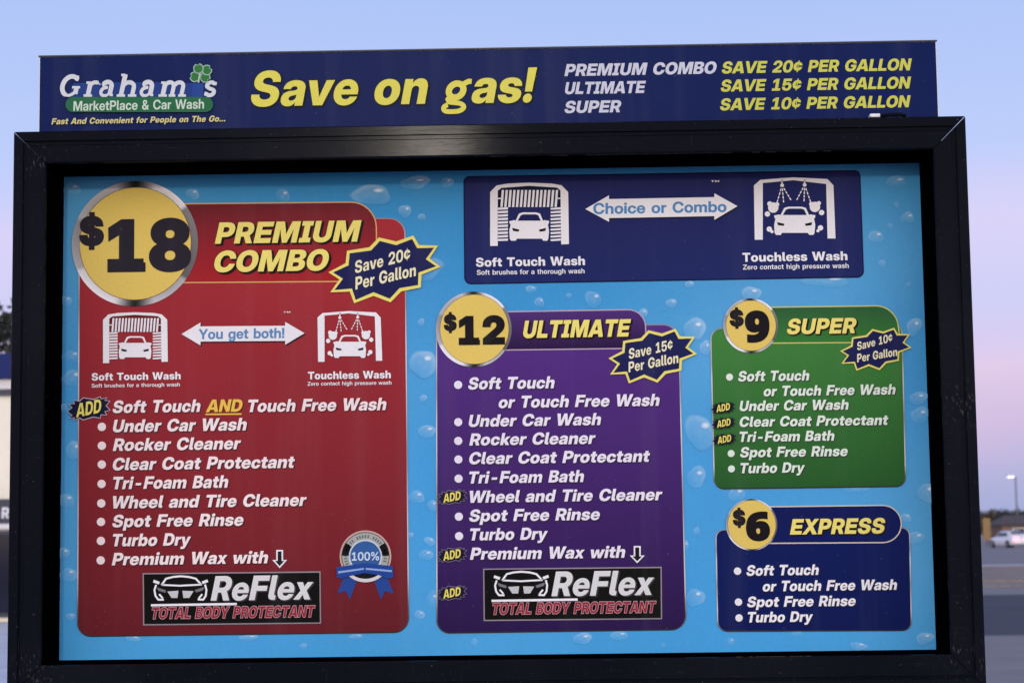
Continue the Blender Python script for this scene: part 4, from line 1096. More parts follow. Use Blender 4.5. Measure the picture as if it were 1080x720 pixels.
def badge(parent, cx, cy, ro, ri, dol, num, digits, layer, ycx=0, ink=INKBLACK, dark=1.0):
    q = Print(PY, layer)
    n_ = 96
    c = q.P(cx, cy); ro_ = q.P(cx + ro, cy)[0] - c[0]; ri_ = q.P(cx + ri, cy)[0] - c[0]
    c2 = q.P(cx + ycx, cy)
    ci = []
    v = []
    cols = []
    for k in range(n_):
        t = 2 * math.pi * k / n_
        v.append((c[0] + ro_ * math.cos(t), c[1] + ro_ * math.sin(t)))
        s_ = abs(math.sin(t))
        w = max(0, (s_ - .945) / .055) ** 1.2                    # dark flashes at top and foot
        g = .74 + .24 * math.cos(2 * (t - R(50)))
        if math.cos(t) > .82: g *= .28
        if math.cos(t) < -.9: g *= .6
        g = g * (1 - w) + .012 * w
        cols.append((g, g * .97, g * 1.02, 1))
    for k in range(n_):
        t = 2 * math.pi * k / n_
        v.append((c2[0] + ri_ * math.cos(t) * .985, c2[1] + ri_ * math.sin(t)))
    q.raw(v, [t for k in range(n_) for t in ((k, (k + 1) % n_, n_ + (k + 1) % n_), (k, n_ + (k + 1) % n_, n_ + k))], (0, 0, 0, 1))
    q.c = cols + [tuple(min(1, x * .8 + .01) for x in cc_[:3]) + (1,) for cc_ in cols]
    q.up()
    pts_ = [(c2[0] + ri_ * .99 * math.cos(2 * math.pi * k / n_) * .985, c2[1] + ri_ * .99 * math.sin(2 * math.pi * k / n_)) for k in range(n_)]
    q.raw([c2] + pts_, [(0, 1 + k, 1 + (k + 1) % n_) for k in range(n_)], rgb(232, 203, 104))
    q.build('price_badge', parent)
    q = Print(PY, layer + 3)
    x0, x1, yb, cap = dol
    q.text('$', x0, x1, yb - (cap * .1), cap * .86, ink, slant=0, fat=26)
    x0, x1, yb, cap = num
    q.text(digits, x0, x1, yb, cap, ink, slant=0, fat=26, track=40)
    if digits[0] == '1':                                        # slab foot of the wide figure one
        w = (x1 - x0)
        ty = lambda x: -.0125 * (x - (x0 + x1) / 2)              # the poster's own horizontal, as the picture sees it
        xa, xb = x0, x0 + w * .455
        q.shape([[(xa, yb - cap * .155 + ty(xa)), (xb, yb - cap * .155 + ty(xb)), (xb, yb + cap * .035 + ty(xb)), (xa, yb + cap * .035 + ty(xa))]], ink)
    q.build('price_lettering', parent)


BURST = [(55, 380), (200, 305), (212, 200), (400, 170), (480, 88), (625, 122), (770, 72), (818, 152), (978, 157), (905, 265), (1000, 335), (838, 400), (832, 508), (668, 540), (578, 632), (435, 578), (272, 640), (236, 542), (72, 548), (148, 440)]


def starburst(parent, x0, y0, x1, y1, lines, layer, ocol=None, icol=None, w=None, name='starburst', tcol=None):
    q = Print(PY, layer)
    f = lambda p: (x0 + (p[0] - 55) / 945 * (x1 - x0), y0 + (p[1] - 72) / 568 * (y1 - y0))
    o = [f(p) for p in BURST]
    q.shape([o], ocol or rgb(240, 226, 116))
    q.up()
    cx, cy = (x0 + x1) / 2, (y0 + y1) / 2
    if w is None:
        w = .0021 * (x1 - x0) / 62
    cs = [q.P(*p) for p in o]
    if area(cs) > 0: cs = cs[::-1]
    ins = grow(cs, -w)
    v, t = fill([ins])
    q.raw(v, t, icol or NAVY)
    q.build(name, parent)
    q = Print(PY, layer + 3)
    for (st_, xa, xb, yb, cap, tilt) in lines:
        q.text(st_, xa, xb, yb, cap, tcol or rgb(240, 234, 196), slant=0.03, tilt=tilt, fat=-5)
    q.build(name + '_lettering', parent)


def addburst(parent, x0, y0, x1, y1, layer, ocol, icol, big=False):
    rn = random.Random(int(x0 * 7 + y0))
    q = Print(PY, layer)
    cx, cy, rx, ry = (x0 + x1) / 2, (y0 + y1) / 2, (x1 - x0) / 2, (y1 - y0) / 2
    o = []
    n_ = 13
    for k in range(2 * n_):
        t = 2 * math.pi * k / (2 * n_)
        # a blunt box-like burst whose points lean up to the right
        e = .62
        ux, uy = math.cos(t), math.sin(t)
        sx = math.copysign(abs(ux) ** e, ux); sy = math.copysign(abs(uy) ** e, uy)
        r_ = 1.0 if k % 2 else .80
        o.append((cx + rx * sx * r_, cy + ry * .86 * sy * r_ - ry * .22 * ux))
    q.shape([o], ocol); q.up()
    cs = [q.P(*p) for p in o]
    if area(cs) > 0: cs = cs[::-1]
    v, t = fill([grow(cs, -.0011 if big else -.0009)])
    q.raw(v, t, icol); q.up()
    q.text('ADD', x0 + rx * .42, x1 - rx * .44, cy + ry * .48, ry * 1.02, rgb(240, 226, 110), slant=.08, tilt=ry * .36, fat=-6)
    q.build('add_burst', parent)


def items(parent, rows, layer, cap, col=WHITE):
    for (st_, xa, xb, yb) in rows:
        q = Print(PY, layer)
        q.text(st_, xa, xb, yb, cap, col, shadow=(12, .05, .05, (.02, .012, .02, 1)), fat=3)
        q.build('list_item', parent)


def bullets(parent, pts_, r_, layer, col=WHITE):
    for (x, y) in pts_:
        q = Print(PY, layer)
        q.shape([circle(x, y, r_, r_, 24)], col)
        q.build('bullet', parent)


def heading(parent, rows, layer, name='heading'):
    q = Print(PY, layer)
    for (st_, xa, xb, yb, cap) in rows:
        q.text(st_, xa, xb, yb, cap, rgb(244, 228, 124), slant=.22, shadow=(24, .09, .07, INKBLACK), outline=(20, rgb(60, 34, 20)), fat=6, track=10)
    q.build(name, parent)


def line_strip(parent, a_, b_, layer, w, col, name='header_line'):
    q = Print(PY, layer)
    q.shape(stroke([a_, b_], w), col)
    q.build(name, parent)


# ---- wash icons, drawn in the pixels of an enlarged view and fitted into a box
def fitter(src, dst):
    a0, b0, a1, b1 = src; c0, d0, c1, d1 = dst
    return lambda p: (c0 + (p[0] - a0) / (a1 - a0) * (c1 - c0), d0 + (p[1] - b0) / (b1 - b0) * (d1 - d0))


CAR_BODY = [(312, 304), (308, 290), (335, 284), (345, 286), (364, 246), (386, 239), (462, 239), (484, 246), (500, 286), (510, 284), (536, 288), (534, 302), (528, 308), (535, 345), (531, 392), (524, 402), (502, 402), (494, 390), (352, 390), (346, 402), (320, 402), (312, 392), (309, 345), (316, 310)]
CAR_GLASS = [(357, 287), (374, 256), (390, 250), (458, 250), (474, 256), (488, 287)]
CAR_LAMPS = [[(325, 328), (366, 338), (362, 350), (330, 346)], [(518, 328), (478, 338), (482, 350), (514, 346)]]


def small_car(q, g, bgc):
    q.shape([[g(p) for p in CAR_BODY]], WHITE); q.up()
    q.shape([[g(p) for p in CAR_GLASS]], bgc)
    for l_ in CAR_LAMPS:
        q.shape([[g(p) for p in l_]], INKBLACK)


def soft_icon(parent, box, bgc, layer):
    g = fitter((200, 68, 648, 432), box)
    q = Print(PY, layer)
    q.shape([[g(p) for p in [(244, 104), (300, 92), (420, 86), (560, 92), (600, 108), (600, 208), (244, 208)]]], tuple(x * .45 for x in bgc[:3]) + (1,))
    q.up()
    q.shape([[g(p) for p in [(200, 432), (200, 122), (236, 84), (300, 73), (420, 68), (550, 73), (606, 83), (644, 122), (648, 421), (604, 423), (600, 112), (580, 96), (420, 86), (264, 98), (243, 114), (243, 431)]]], WHITE)
    for x in range(258, 572, 22):
        q.shape([[g(p) for p in [(x + 8, 110), (x + 21, 110), (x + 13, 208), (x, 208)]]], WHITE)
    q.shape([[g(p) for p in [(244, 155), (262, 155), (262, 162), (244, 162)]], [g(p) for p in [(578, 155), (600, 155), (600, 162), (578, 162)]]], WHITE)
    for k in range(10):
        y = 212 + k * 20
        q.shape([[g(p) for p in [(244, y), (302, y - 3), (300, y + 10), (244, y + 12)]]], WHITE)
        q.shape([[g(p) for p in [(543, y + 2), (602, y - 3), (602, y + 9), (545, y + 12)]]], WHITE)
    q.up()
    small_car(q, g, bgc)
    q.build('soft_wash_icon', parent)


def touchless_icon(parent, box, bgc, layer):
    g = fitter((90, 42, 605, 440), box)
    q = Print(PY, layer)
    q.shape([[g(p) for p in [(95, 440), (90, 95), (130, 60), (340, 44), (555, 55), (592, 95), (605, 432), (555, 432), (546, 86), (340, 62), (146, 80), (146, 440)]]], WHITE)
    for nxp, nyp, fan in ((268, 95, [(235, 208), (278, 208), (326, 192)]), (410, 92, [(358, 192), (406, 200), (450, 206)])):
        q.shape([[g(p) for p in circle(nxp, nyp, 12, 12, 16)], [g(p) for p in [(nxp - 4, 58), (nxp + 4, 58), (nxp + 4, 90), (nxp - 4, 90)]]], WHITE)
        for e in fan:
            for k in range(4):
                t0, t1 = .18 + k * .21, .18 + k * .21 + .15
                p0 = (nxp + (e[0] - nxp) * t0, nyp + (e[1] - nyp) * t0); p1 = (nxp + (e[0] - nxp) * t1, nyp + (e[1] - nyp) * t1)
                q.shape(stroke([g(p0), g(p1)], max(.9, 7 * (box[2] - box[0]) / 515)), WHITE)
    for x, y, r_ in ((212, 236, 33), (190, 212, 16), (236, 216, 14), (475, 232, 33), (500, 208, 13), (452, 214, 14), (175, 277, 17), (517, 268, 17), (187, 373, 17), (204, 389, 10), (510, 365, 17), (494, 384, 10)):
        q.shape([[g(p) for p in circle(x, y, r_, r_, 20)]], WHITE)
        q.layer += .2
    q.up()
    h = fitter((308, 238, 536, 402), (216, 230, 478, 410))
    small_car(q, lambda p: g(h(p)), bgc)
    q.build('touchless_wash_icon', parent)


def double_arrow(parent, tipl, tipr, headl, headr, hh, bh, text, layer, tcol):
    q = Print(PY, layer)
    ym = lambda x: tipl[1] + (tipr[1] - tipl[1]) * (x - tipl[0]) / (tipr[0] - tipl[0])
    sh = [tipl, (headl, ym(headl) - hh), (headl, ym(headl) - bh), (headr, ym(headr) - bh), (headr, ym(headr) - hh), tipr, (headr, ym(headr) + hh), (headr, ym(headr) + bh), (headl, ym(headl) + bh), (headl, ym(headl) + hh)]
    q.shape([[(x + 1.2, y + 1.2) for x, y in sh]], INKBLACK); q.up()
    q.shape([sh], WHITE); q.up()
    st_, xa, xb, yb, cap = text
    q.text(st_, xa, xb, yb, cap, tcol, slant=.02, font='medium', fat=14)
    q.build('double_arrow', parent)


def caption(parent, rows, layer):
    q = Print(PY, layer)
    for i, (st_, xa, xb, yb, cap) in enumerate(rows):
        q.text(st_, xa, xb, yb, cap, WHITE, slant=0, font='heavy' if i == 0 else 'medium')
    q.build('icon_caption', parent)


def reflex_plate(parent, x0, y0, x1, y1, layer):
    """x0..y1 as in the left plate; drawn at its pixels and fitted"""
    g = fitter((50, 45, 1070, 348), (x0, y0, x1, y1))
    q = Print(PY, layer)
    q.shape([[(x0, y0 + 1), (x1, y0 - 1), (x1 + .5, y1 - 1), (x0 + .5, y1 + 1)]], rgb(150, 140, 150)); q.up()
    q.shape([[(x0 + 1.3, y0 + 2.2), (x1 - 1.3, y0 + .4), (x1 - .8, y1 - 2.2), (x0 + 1.8, y1 - .4)]], rgb(12, 12, 14)); q.up()
    k = (x1 - x0) / 1020
    st1 = WHITE
    for ln, w in (([(158, 120), (185, 82), (225, 72), (270, 68), (315, 72), (355, 82), (385, 115)], 11), ([(160, 118), (265, 123), (390, 116)], 10),
                  ([(112, 96), (146, 108)], 16), ([(392, 106), (424, 94)], 16), ([(128, 118), (118, 148), (124, 182), (140, 204), (172, 204)], 11), ([(408, 116), (416, 148), (412, 182), (398, 204), (366, 202)], 11),
                  ([(145, 172), (166, 196)], 10), ([(392, 172), (372, 196)], 10)):
        q.shape(stroke([g(p) for p in ln], w * k), st1)
    q.shape([[g(p) for p in [(132, 132), (185, 150), (180, 164), (140, 152)]], [g(p) for p in [(404, 130), (350, 148), (356, 162), (396, 150)]]], rgb(120, 120, 124))
    q.shape([[g(p) for p in [(192, 156), (256, 152), (250, 194), (216, 194)]], [g(p) for p in [(278, 152), (342, 154), (318, 194), (284, 194)]]], rgb(200, 200, 204))
    q.shape([[g(p) for p in [(98, 230), (590, 222), (590, 236), (98, 243)]]], st1)
    q.up()
    q.text('ReFlex', g((440, 0))[0], g((1030, 0))[0], g((0, 208))[1] - .4, g((0, 208))[1] - g((0, 66))[1], rgb(222, 222, 224), slant=.22, shadow=(8, .05, .04, (.05, .05, .05, 1)))
    q.text('TOTAL BODY PROTECTANT', g((105, 0))[0], g((1040, 0))[0], g((0, 312))[1] - .4, g((0, 312))[1] - g((0, 246))[1], rgb(150, 42, 60), slant=.22, outline=(26, rgb(205, 160, 168)), fat=-8)
    q.build('protectant_plate', parent)


def down_arrow(parent, x0, y0, x1, y1, layer):
    q = Print(PY, layer)
    w = x1 - x0; h_ = y1 - y0
    def sh(d):
        return [(x0 + w * .27 + d * .2, y0 + d), (x0 + w * .73 - d * .2, y0 + d), (x0 + w * .73 - d * .2, y0 + h_ * .55 + d * .6), (x1 - d * 1.9, y0 + h_ * .55 + d * .6), ((x0 + x1) / 2, y1 - d * 1.3), (x0 + d * 1.9, y0 + h_ * .55 + d * .6), (x0 + w * .27 + d * .2, y0 + h_ * .55 + d * .6)]
    q.shape([sh(0)], WHITE); q.up()
    a_ = sh(1.6)
    a_ = [(x0 + w * .27 + 1.6, y0 + 1.6), (x0 + w * .73 - 1.6, y0 + 1.6), (x0 + w * .73 - 1.6, a_[2][1])] + a_[3:6] + [(x0 + w * .27 + 1.6, a_[6][1])]
    q.shape([a_], INKBLACK)
    q.build('down_arrow', parent)


# ================= soft / touchless choice panel
pn = panel('navy panel with two white wash icons and a white double arrow', [rrect(490, 187.2, 906, 180.8, 910, 291.5, 491, 298.7, (5, 5, 6, 6))],
           [rgb(16, 18, 56)], [(rgb(33, 38, 96), rgb(30, 40, 100))], 4)
soft_icon(pn, (517, 193, 600, 259.6), rgb(28, 34, 88), 8)
touchless_icon(pn, (795, 187, 881, 253), rgb(28, 34, 88), 8)
double_arrow(pn, (617.3, 220.7), (777.7, 217.7), 642.3, 753.3, 14, 10, ('Choice or Combo', 626, 766, 224.8, 11.2), 8, rgb(84, 142, 196))
caption(pn, [('Soft Touch Wash', 502, 617, 280.6, 9.4), ('Soft brushes for a thorough wash', 503, 616.5, 289.2, 5.2)], 8)
caption(pn, [('Touchless Wash', 783, 893.7, 275.4, 9.4), ('Zero contact high pressure wash', 783.5, 895, 283.6, 5.2)], 8)
q = Print(PY, 8); q.text('™', 750, 758.5, 195.5, 5, WHITE, slant=0, font='medium'); q.build('trade_mark', pn)

# ================= premium panel (red)
red_body = rrect(84.5, 233, 426.5, 231, 430.5, 665.5, 82.5, 670, (14, 16, 15, 14))
red_head = rrect(120, 216.6, 396, 213.8, 397, 296, 120, 298, (0, 26, 2, 0))
pn = panel('red premium price panel, largest of the service panels', [red_body, red_head], [rgb(150, 120, 125), rgb(226, 176, 110)],
           [(rgb(172, 48, 58), rgb(104, 30, 40)), (rgb(112, 34, 46), rgb(168, 34, 44))], 4)
border_strip(pn, red_body, 5.5)
badge(pn, 142.5, 257, 66.5, 60, (85, 109, 262, 34), (115.5, 200, 285, 52), '18', 10, .6, rgb(40, 36, 48))
heading(pn, [('PREMIUM', 227, 381.5, 256, 22), ('COMBO', 226.5, 347, 286.2, 22)], 10)
starburst(pn, 346.5, 248.7, 465, 320, [('Save 20¢', 374.5, 433, 281.6, 13.2, 13.5), ('Per Gallon', 375, 439, 298.6, 13.4, 13.5)], 14)
soft_icon(pn, (109, 329.4, 177.3, 383), rgb(156, 42, 54), 9)
touchless_icon(pn, (335, 327.8, 403.3, 381.5), rgb(156, 42, 54), 9)
double_arrow(pn, (191.7, 352.4), (321.4, 351.4), 211.7, 301, 12, 8, ('You get both!', 210, 300, 357, 10.3), 9, rgb(96, 142, 190))
caption(pn, [('Soft Touch Wash', 97, 190.8, 400.6, 7.8), ('Soft brushes for a thorough wash', 97, 190, 408.0, 4)], 9)
caption(pn, [('Touchless Wash', 325, 412.3, 399.4, 8), ('Zero contact high pressure wash', 324.5, 413, 406, 4)], 9)
q = Print(PY, 9); q.text('™', 299, 306.5, 332.5, 4, WHITE, slant=0, font='medium'); q.build('trade_mark', pn)
q = Print(PY, 9)
REDW = rgb(246, 230, 232)
shd = (12, .05, .05, (.05, .012, .016, 1))
q.text('Soft Touch', 119.3, 211.7, 434.8, 13, REDW, shadow=shd, fat=3)
q.layer = 9; q.text('AND', 217.3, 256, 434.2, 13, rgb(238, 196, 84), shadow=shd, fat=3)
q.layer = 9; q.text('Touch Free Wash', 262, 407.7, 433.4, 13, REDW, shadow=shd, fat=3)
q.layer = 10; q.shape([[(217, 436), (255, 435.7), (255, 437.3), (217, 437.6)]], rgb(238, 196, 84))
q.build('list_item', pn)
items(pn, [('Under Car Wash', 119.5, 260.5, 454.6), ('Rocker Cleaner', 119.3, 254.5, 474.4), ('Clear Coat Protectant', 119.3, 311.3, 494.4), ('Tri-Foam Bath', 119.7, 241, 514.8),
           ('Wheel and Tire Cleaner', 119.5, 323.7, 534.5), ('Spot Free Rinse', 119, 257, 554.8), ('Turbo Dry', 119.3, 201.8, 575.2), ('Premium Wax with', 118.3, 283, 594.6)], 9, 13, REDW)
bullets(pn, [(107.7, 450), (107.7, 469.8), (107.6, 489.6), (107.4, 510), (107.1, 530.5), (106.8, 550), (106.7, 570), (106.5, 590.5)], 4.4, 9, REDW)
addburst(pn, 71, 416.5, 117.6, 445, 14, rgb(190, 172, 190), rgb(18, 24, 56), True)
down_arrow(pn, 287.3, 579.5, 303, 598.7, 9)
reflex_plate(pn, 150.7, 603, 338.3, 658, 9)
# award seal
q = Print(PY, 9)
cx, cy = 385.6, 586.3
for k, (dx) in enumerate((-1, 1)):
    q.shape([[(cx + dx * 7, 606), (cx + dx * 22, 606), (cx + dx * 29.5, 624.5), (cx + dx * 20, 623), (cx + dx * 16.5, 632)]], rgb(40, 74, 150))
q.up()
for r_, cl_ in ((27.2, rgb(206, 170, 162)), (25.4, rgb(70, 66, 72)), (24.6, rgb(172, 176, 172)), (17.6, rgb(205, 214, 226)), (16, rgb(52, 96, 160))):
    q.shape([circle(cx, cy, r_, r_ * 1.005, 48)], cl_); q.up()
q.layer -= 0
for k in range(-5, 24):                                            # unreadable ring of marks
    a_ = R(180 - k * 8 - 18)
    if k % 6 == 5: continue
    q.shape(stroke([(cx + 19.4 * math.cos(a_), cy - 19.4 * math.sin(a_)), (cx + 22.6 * math.cos(a_), cy - 22.6 * math.sin(a_))], 1.3), rgb(104, 108, 110))
q.shape([arc(cx, cy, 24.6, 24.6, 182, 215, 8) + arc(cx, cy, 17.6, 17.6, 215, 182, 8)], rgb(18, 18, 24))
q.shape([arc(cx, cy, 24.6, 24.6, 325, 358, 8) + arc(cx, cy, 17.6, 17.6, 358, 325, 8)], rgb(18, 18, 24))
q.shape([arc(cx, cy, 24.0, 24.0, 35, 145, 20)], rgb(18, 20, 30)); q.up()
q.shape([arc(cx, cy, 26.8, 27.2, 50, 130, 20) + arc(cx, cy, 24, 23.6, 130, 50, 20)], rgb(220, 214, 220)); q.up()
q.text('100%', cx - 14.2, cx + 14.4, cy + 4.2, 8.6, rgb(206, 222, 242), slant=.02, font='medium', fat=10); q.up()
q.shape([[(355.2, 597.5), (385, 593.4), (414.6, 596.5), (415.2, 608.5), (409, 609.6), (400, 606), (385, 603.8), (368, 607), (361, 609.8), (355.5, 608)]], rgb(36, 72, 152)); q.up()
q.shape([[(357, 602), (384, 598.4), (384, 600.2), (357, 604.2)]], rgb(150, 176, 222))
q.shape([[(386, 598.4), (413.5, 600.8), (413.5, 602.8), (386, 600.2)]], rgb(150, 176, 222))
q.build('award_seal', pn)

# ================= ultimate panel (purple)
pur_body = rrect(461, 346, 715, 342.8, 723, 662.7, 461.5, 666.5, (10, 16, 15, 13))
pur_head = rrect(490, 330.2, 679.5, 327.0, 681, 366.5, 490, 369, (0, 17, 2, 0))
pn = panel('purple ultimate price panel in the middle of the poster', [pur_body, pur_head], [rgb(130, 120, 140), rgb(190, 168, 190)],
           [(rgb(86, 48, 132), rgb(42, 22, 76)), (rgb(80, 48, 120), rgb(42, 20, 64))], 4)
border_strip(pn, pur_body, 5.5)
badge(pn, 499.6, 347.3, 40, 37, (468.7, 481.3, 350.4, 19), (485, 531.7, 362.7, 28.6), '12', 10, .8)
heading(pn, [('ULTIMATE', 552, 665.7, 355.6, 18)], 10)
starburst(pn, 641.7, 346.7, 735, 404.3, [('Save 15¢', 663, 709.5, 373.8, 11, 9.5), ('Per Gallon', 662.7, 715.5, 387.8, 11.2, 9.5)], 14)
PURW = rgb(238, 232, 246)
items(pn, [('Soft Touch', 494, 585, 410), ('or Touch Free Wash', 526, 695.7, 429), ('Under Car Wash', 494.5, 634, 449), ('Rocker Cleaner', 495, 628.3, 468.7), ('Clear Coat Protectant', 495, 685.7, 488),
           ('Tri-Foam Bath', 495, 616, 508.8), ('Wheel and Tire Cleaner', 495.7, 698.7, 528.5), ('Spot Free Rinse', 495, 632.7, 548.8), ('Turbo Dry', 496, 578, 569), ('Premium Wax with', 495.7, 659.5, 588.7)], 9, 12.6, PURW)
bullets(pn, [(483.2, 405.8), (483.3, 445), (483.3, 464.8), (483.5, 484.3), (483.7, 504.5), (484, 544.5), (484.2, 565)], 4.3, 9, PURW)
for y in (524, 584.8, 624.8):
    addburst(pn, 460.8, y - 9.2, 493.2, y + 9.2, 14, rgb(120, 112, 140), rgb(26, 20, 48))
down_arrow(pn, 664, 575.3, 680, 593.5, 9)
reflex_plate(pn, 509.6, 598.2, 697.8, 653.4, 9)

# ================= super panel (green)
gr_body = rrect(750, 347, 950.5, 343.5, 954.5, 512, 754, 514.6, (11, 8, 10, 10))
gr_head = rrect(790, 325, 944, 323, 948.5, 360.3, 790, 361.3, (0, 20, 0, 0))
pn = panel('green super price panel at the right of the poster', [gr_body, gr_head], [rgb(140, 160, 130), rgb(206, 206, 120)],
           [(rgb(66, 132, 62), rgb(40, 94, 44)), (rgb(46, 96, 56), rgb(56, 124, 54))], 4)
border_strip(pn, gr_body, 5.5)
badge(pn, 791.5, 343.5, 29, 26.8, (770, 783.8, 345.8, 19.4), (787, 810.6, 360, 31), '¶', 10, .4)
heading(pn, [('SUPER', 830, 903.3, 351.9, 16)], 10)
starburst(pn, 885.7, 345.8, 961, 391, [('Save 10¢', 903.5, 941, 365, 8.8, 9), ('Per Gallon', 903.5, 946, 378.8, 9, 6.4)], 14, w=.0021)
GRW = rgb(228, 240, 226)
items(pn, [('Soft Touch', 778.5, 853.5, 401.7), ('or Touch Free Wash', 805.3, 944.5, 416.8), ('Under Car Wash', 780, 895, 432.6), ('Clear Coat Protectant', 780, 937, 449), ('Tri-Foam Bath', 780, 880, 465.2),
           ('Spot Free Rinse', 780.6, 894, 481.4), ('Turbo Dry', 781, 849, 498.4)], 9, 10.8, GRW)
bullets(pn, [(769.3, 397.6), (771, 478), (771.3, 494.2)], 3.7, 9, GRW)
for x, y in ((762.7, 430), (763.3, 446.2), (764, 463.2)):
    addburst(pn, x - 12.7, y - 7.4, x + 12.7, y + 7.4, 14, rgb(40, 60, 50), rgb(14, 20, 40))

# ================= express panel (navy)
nv_body = rrect(755.5, 559, 958.5, 556.6, 960.5, 663.6, 757.6, 664.6, (8, 8, 9, 10))
nv_head = rrect(790, 535, 949.5, 533, 950, 571, 790, 572, (0, 19, 19, 0))
pn = panel('navy express price panel at the lower right of the poster', [nv_body, nv_head], [rgb(150, 156, 190), rgb(216, 204, 190)],
           [(rgb(12, 28, 92), rgb(8, 24, 86)), (rgb(14, 26, 88), rgb(12, 26, 92))], 4)
border_strip(pn, nv_body, 5.5)
badge(pn, 792.5, 553, 27, 25.8, (773.3, 785.7, 555.4, 18.4), (788, 811, 569, 28.5), '§', 10, .3)
heading(pn, [('EXPRESS', 833, 933.5, 562.6, 16)], 10)
items(pn, [('Soft Touch', 787.3, 863.5, 606.2), ('or Touch Free Wash', 804.3, 946, 622.3), ('Spot Free Rinse', 788, 902.3, 639), ('Turbo Dry', 788.8, 857.5, 655.4)], 9, 11, WHITE)
bullets(pn, [(777.7, 601.8), (778.7, 634.4), (779.3, 651.1)], 3.9, 9)

# ------------------------------------------------------------------ the banner sign over the frame
tops = thing('banner_sign', 'long navy banner sign with yellow lettering mounted along the top of the black frame', 'sign', (0, .05, TOP))
tl, tr, br = at(42, 59.4, TY), at(987.3, 44.4, TY), at(990.6, 122.5, TY)
xL, xR, zT = (tl.x + at(39.8, 138, TY).x) / 2, (tr.x + br.x) / 2, (tl.z + tr.z) / 2
edge = material('banner_edge', (.80, .80, .82), .5)
alu = material('banner_board', (.03, .032, .05), .45)
b = MB(); b.box((xL, TY + .0005, TOP + .001), (xR, TY + .025, zT), .0008); b.build('sign_board', [edge], tops)
q = Print(TY, 0)
nx = 20
gv = [(xL + .0015 + (xR - xL - .003) * i / nx, z) for z in (TOP + .002, zT - .0012) for i in range(nx + 1)]
q.raw(gv, [t for i in range(nx) for t in ((i, i + 1, nx + 2 + i), (i, nx + 2 + i, nx + 1 + i))], rgb(20, 34, 86))
q.build('banner_face', tops, INK_TOP)
b = MB(); b.box((xL - .001, TY - .002, zT - .0008), (xR + .001, TY + .027, zT + .002), .0008); b.build('edge_trim', alu, tops)
# added white block standing in for a gap of sky, and black wire loop wedged under the banner at the right
b = MB(); b.box((at(918, 127, 0).x, .002, TOP + .0005), (at(929, 127, 0).x, .02, TOP + .007), .002); b.build('sky_gap_block', material('sky_gap_white', (.8, .8, .8), .35), tops)
b = MB(); b.tube([(at(930, 127, 0).x, .012, TOP + .004), (at(940, 127, 0).x, .012, TOP + .0065), (at(952, 127, 0).x, .014, TOP + .007), (at(957, 125, 0).x, .018, TOP + .005)], .0032, 8); b.build('wire', BLACK, tops, True)

BY = rgb(226, 218, 96)
q = Print(TY, 2)
q.text('Save', 265, 378, 111.6, 37, BY, slant=.2, outline=(14, (.03, .03, .02, 1)), shadow=(18, .03, .03, (.01, .01, .02, 1)))
q.build('slogan_lettering', tops, INK_TOP)
q = Print(TY, 2)
q.text('on', 395, 451.5, 110.2, 37, BY, slant=.2, outline=(14, (.03, .03, .02, 1)), shadow=(18, .03, .03, (.01, .01, .02, 1)))
q.build('slogan_lettering', tops, INK_TOP)
q = Print(TY, 2)
# double-storey g drawn by hand, then the rest
gx0, gx1, gyb = 464, 496, 108.6
sl = lambda p: (p[0] + (gyb - p[1]) * .2, p[1])
for kk, (dd, cc_) in enumerate(((1.6, (.01, .01, .02, 1)), (0, BY))):
    q.layer = 3 + kk
    for g_ in (stroke([sl(p) for p in arc(478.5, 95.8, 7.6, 7.4, 0, 360, 24)[:-1]], 6.6 + dd, True)
               + stroke([sl(p) for p in [(483, 90), (490, 86.0), (493, 86.4)]], 5.4 + dd)
               + stroke([sl(p) for p in [(475, 101.5), (471.5, 105), (473.5, 108.0), (481, 108.8)] + arc(481, 113.4, 9.2, 4.6, -90, 90, 8) + [(475, 118.0)] + arc(474.5, 114.4, 5.6, 3.6, 90, 250, 8)], 5.0 + dd),):
        q.shape(g_, cc_)
q.build('slogan_lettering', tops, INK_TOP)
q = Print(TY, 2)
q.text('as!', 497.5, 567, 108.6, 36.5, BY, slant=.2, outline=(14, (.03, .03, .02, 1)), shadow=(18, .03, .03, (.01, .01, .02, 1)))
q.build('slogan_lettering', tops, INK_TOP)
for st_, xa, xb, yb in (('PREMIUM COMBO', 595.3, 756, 79.2), ('ULTIMATE', 596, 681.5, 98.9), ('SUPER', 595.6, 655.3, 119)):
    q = Print(TY, 2); q.text(st_, xa, xb, yb, 12.6, rgb(206, 208, 222), slant=.21, fat=3); q.build('banner_lettering', tops, INK_TOP)
for st_, xa, xb, yb in (('SAVE 20¢ PER GALLON', 761.5, 962, 76.1), ('SAVE 15¢ PER GALLON', 760.3, 961.3, 95.2), ('SAVE 10¢ PER GALLON', 759.6, 960.8, 114.9)):
    q = Print(TY, 2); q.text(st_, xa, xb, yb, 12.4, rgb(208, 208, 88), slant=.21, fat=3); q.build('banner_lettering', tops, INK_TOP)

# wordmark: slab italic capitals drawn by hand, clover, green strip, tagline
q = Print(TY, 2)
g = lambda p: (50 + p[0] / 5.4, 50 + p[1] / 5.4)
sky_blue = rgb(52, 92, 172)
q.shape([[g(p) for p in [(120, 285), (150, 205), (400, 200), (640, 200), (830, 205), (828, 285)]]], rgb(38, 64, 134)); q.up()
q.shape([[g(p) for p in [(822, 285), (828, 205), (892, 205), (886, 285)]]], rgb(42, 72, 146)); q.up()


def sl2(p):                                            # upright design -> italic, x in zoom px, y up from the baseline
    return g((p[0] + p[1] * .22, 281 - p[1]))


TH, TN = 26, 14
LET = []
# G
LET += [(arc(118, 60, 44, 54, 40, 250, 22), TH), (arc(118, 60, 44, 54, 250, 318, 10), TN + 3), ([(150, 88), (150, 118)], TN), ([(156, 14), (156, 50)], TH), ([(130, 52), (176, 52)], TN)]


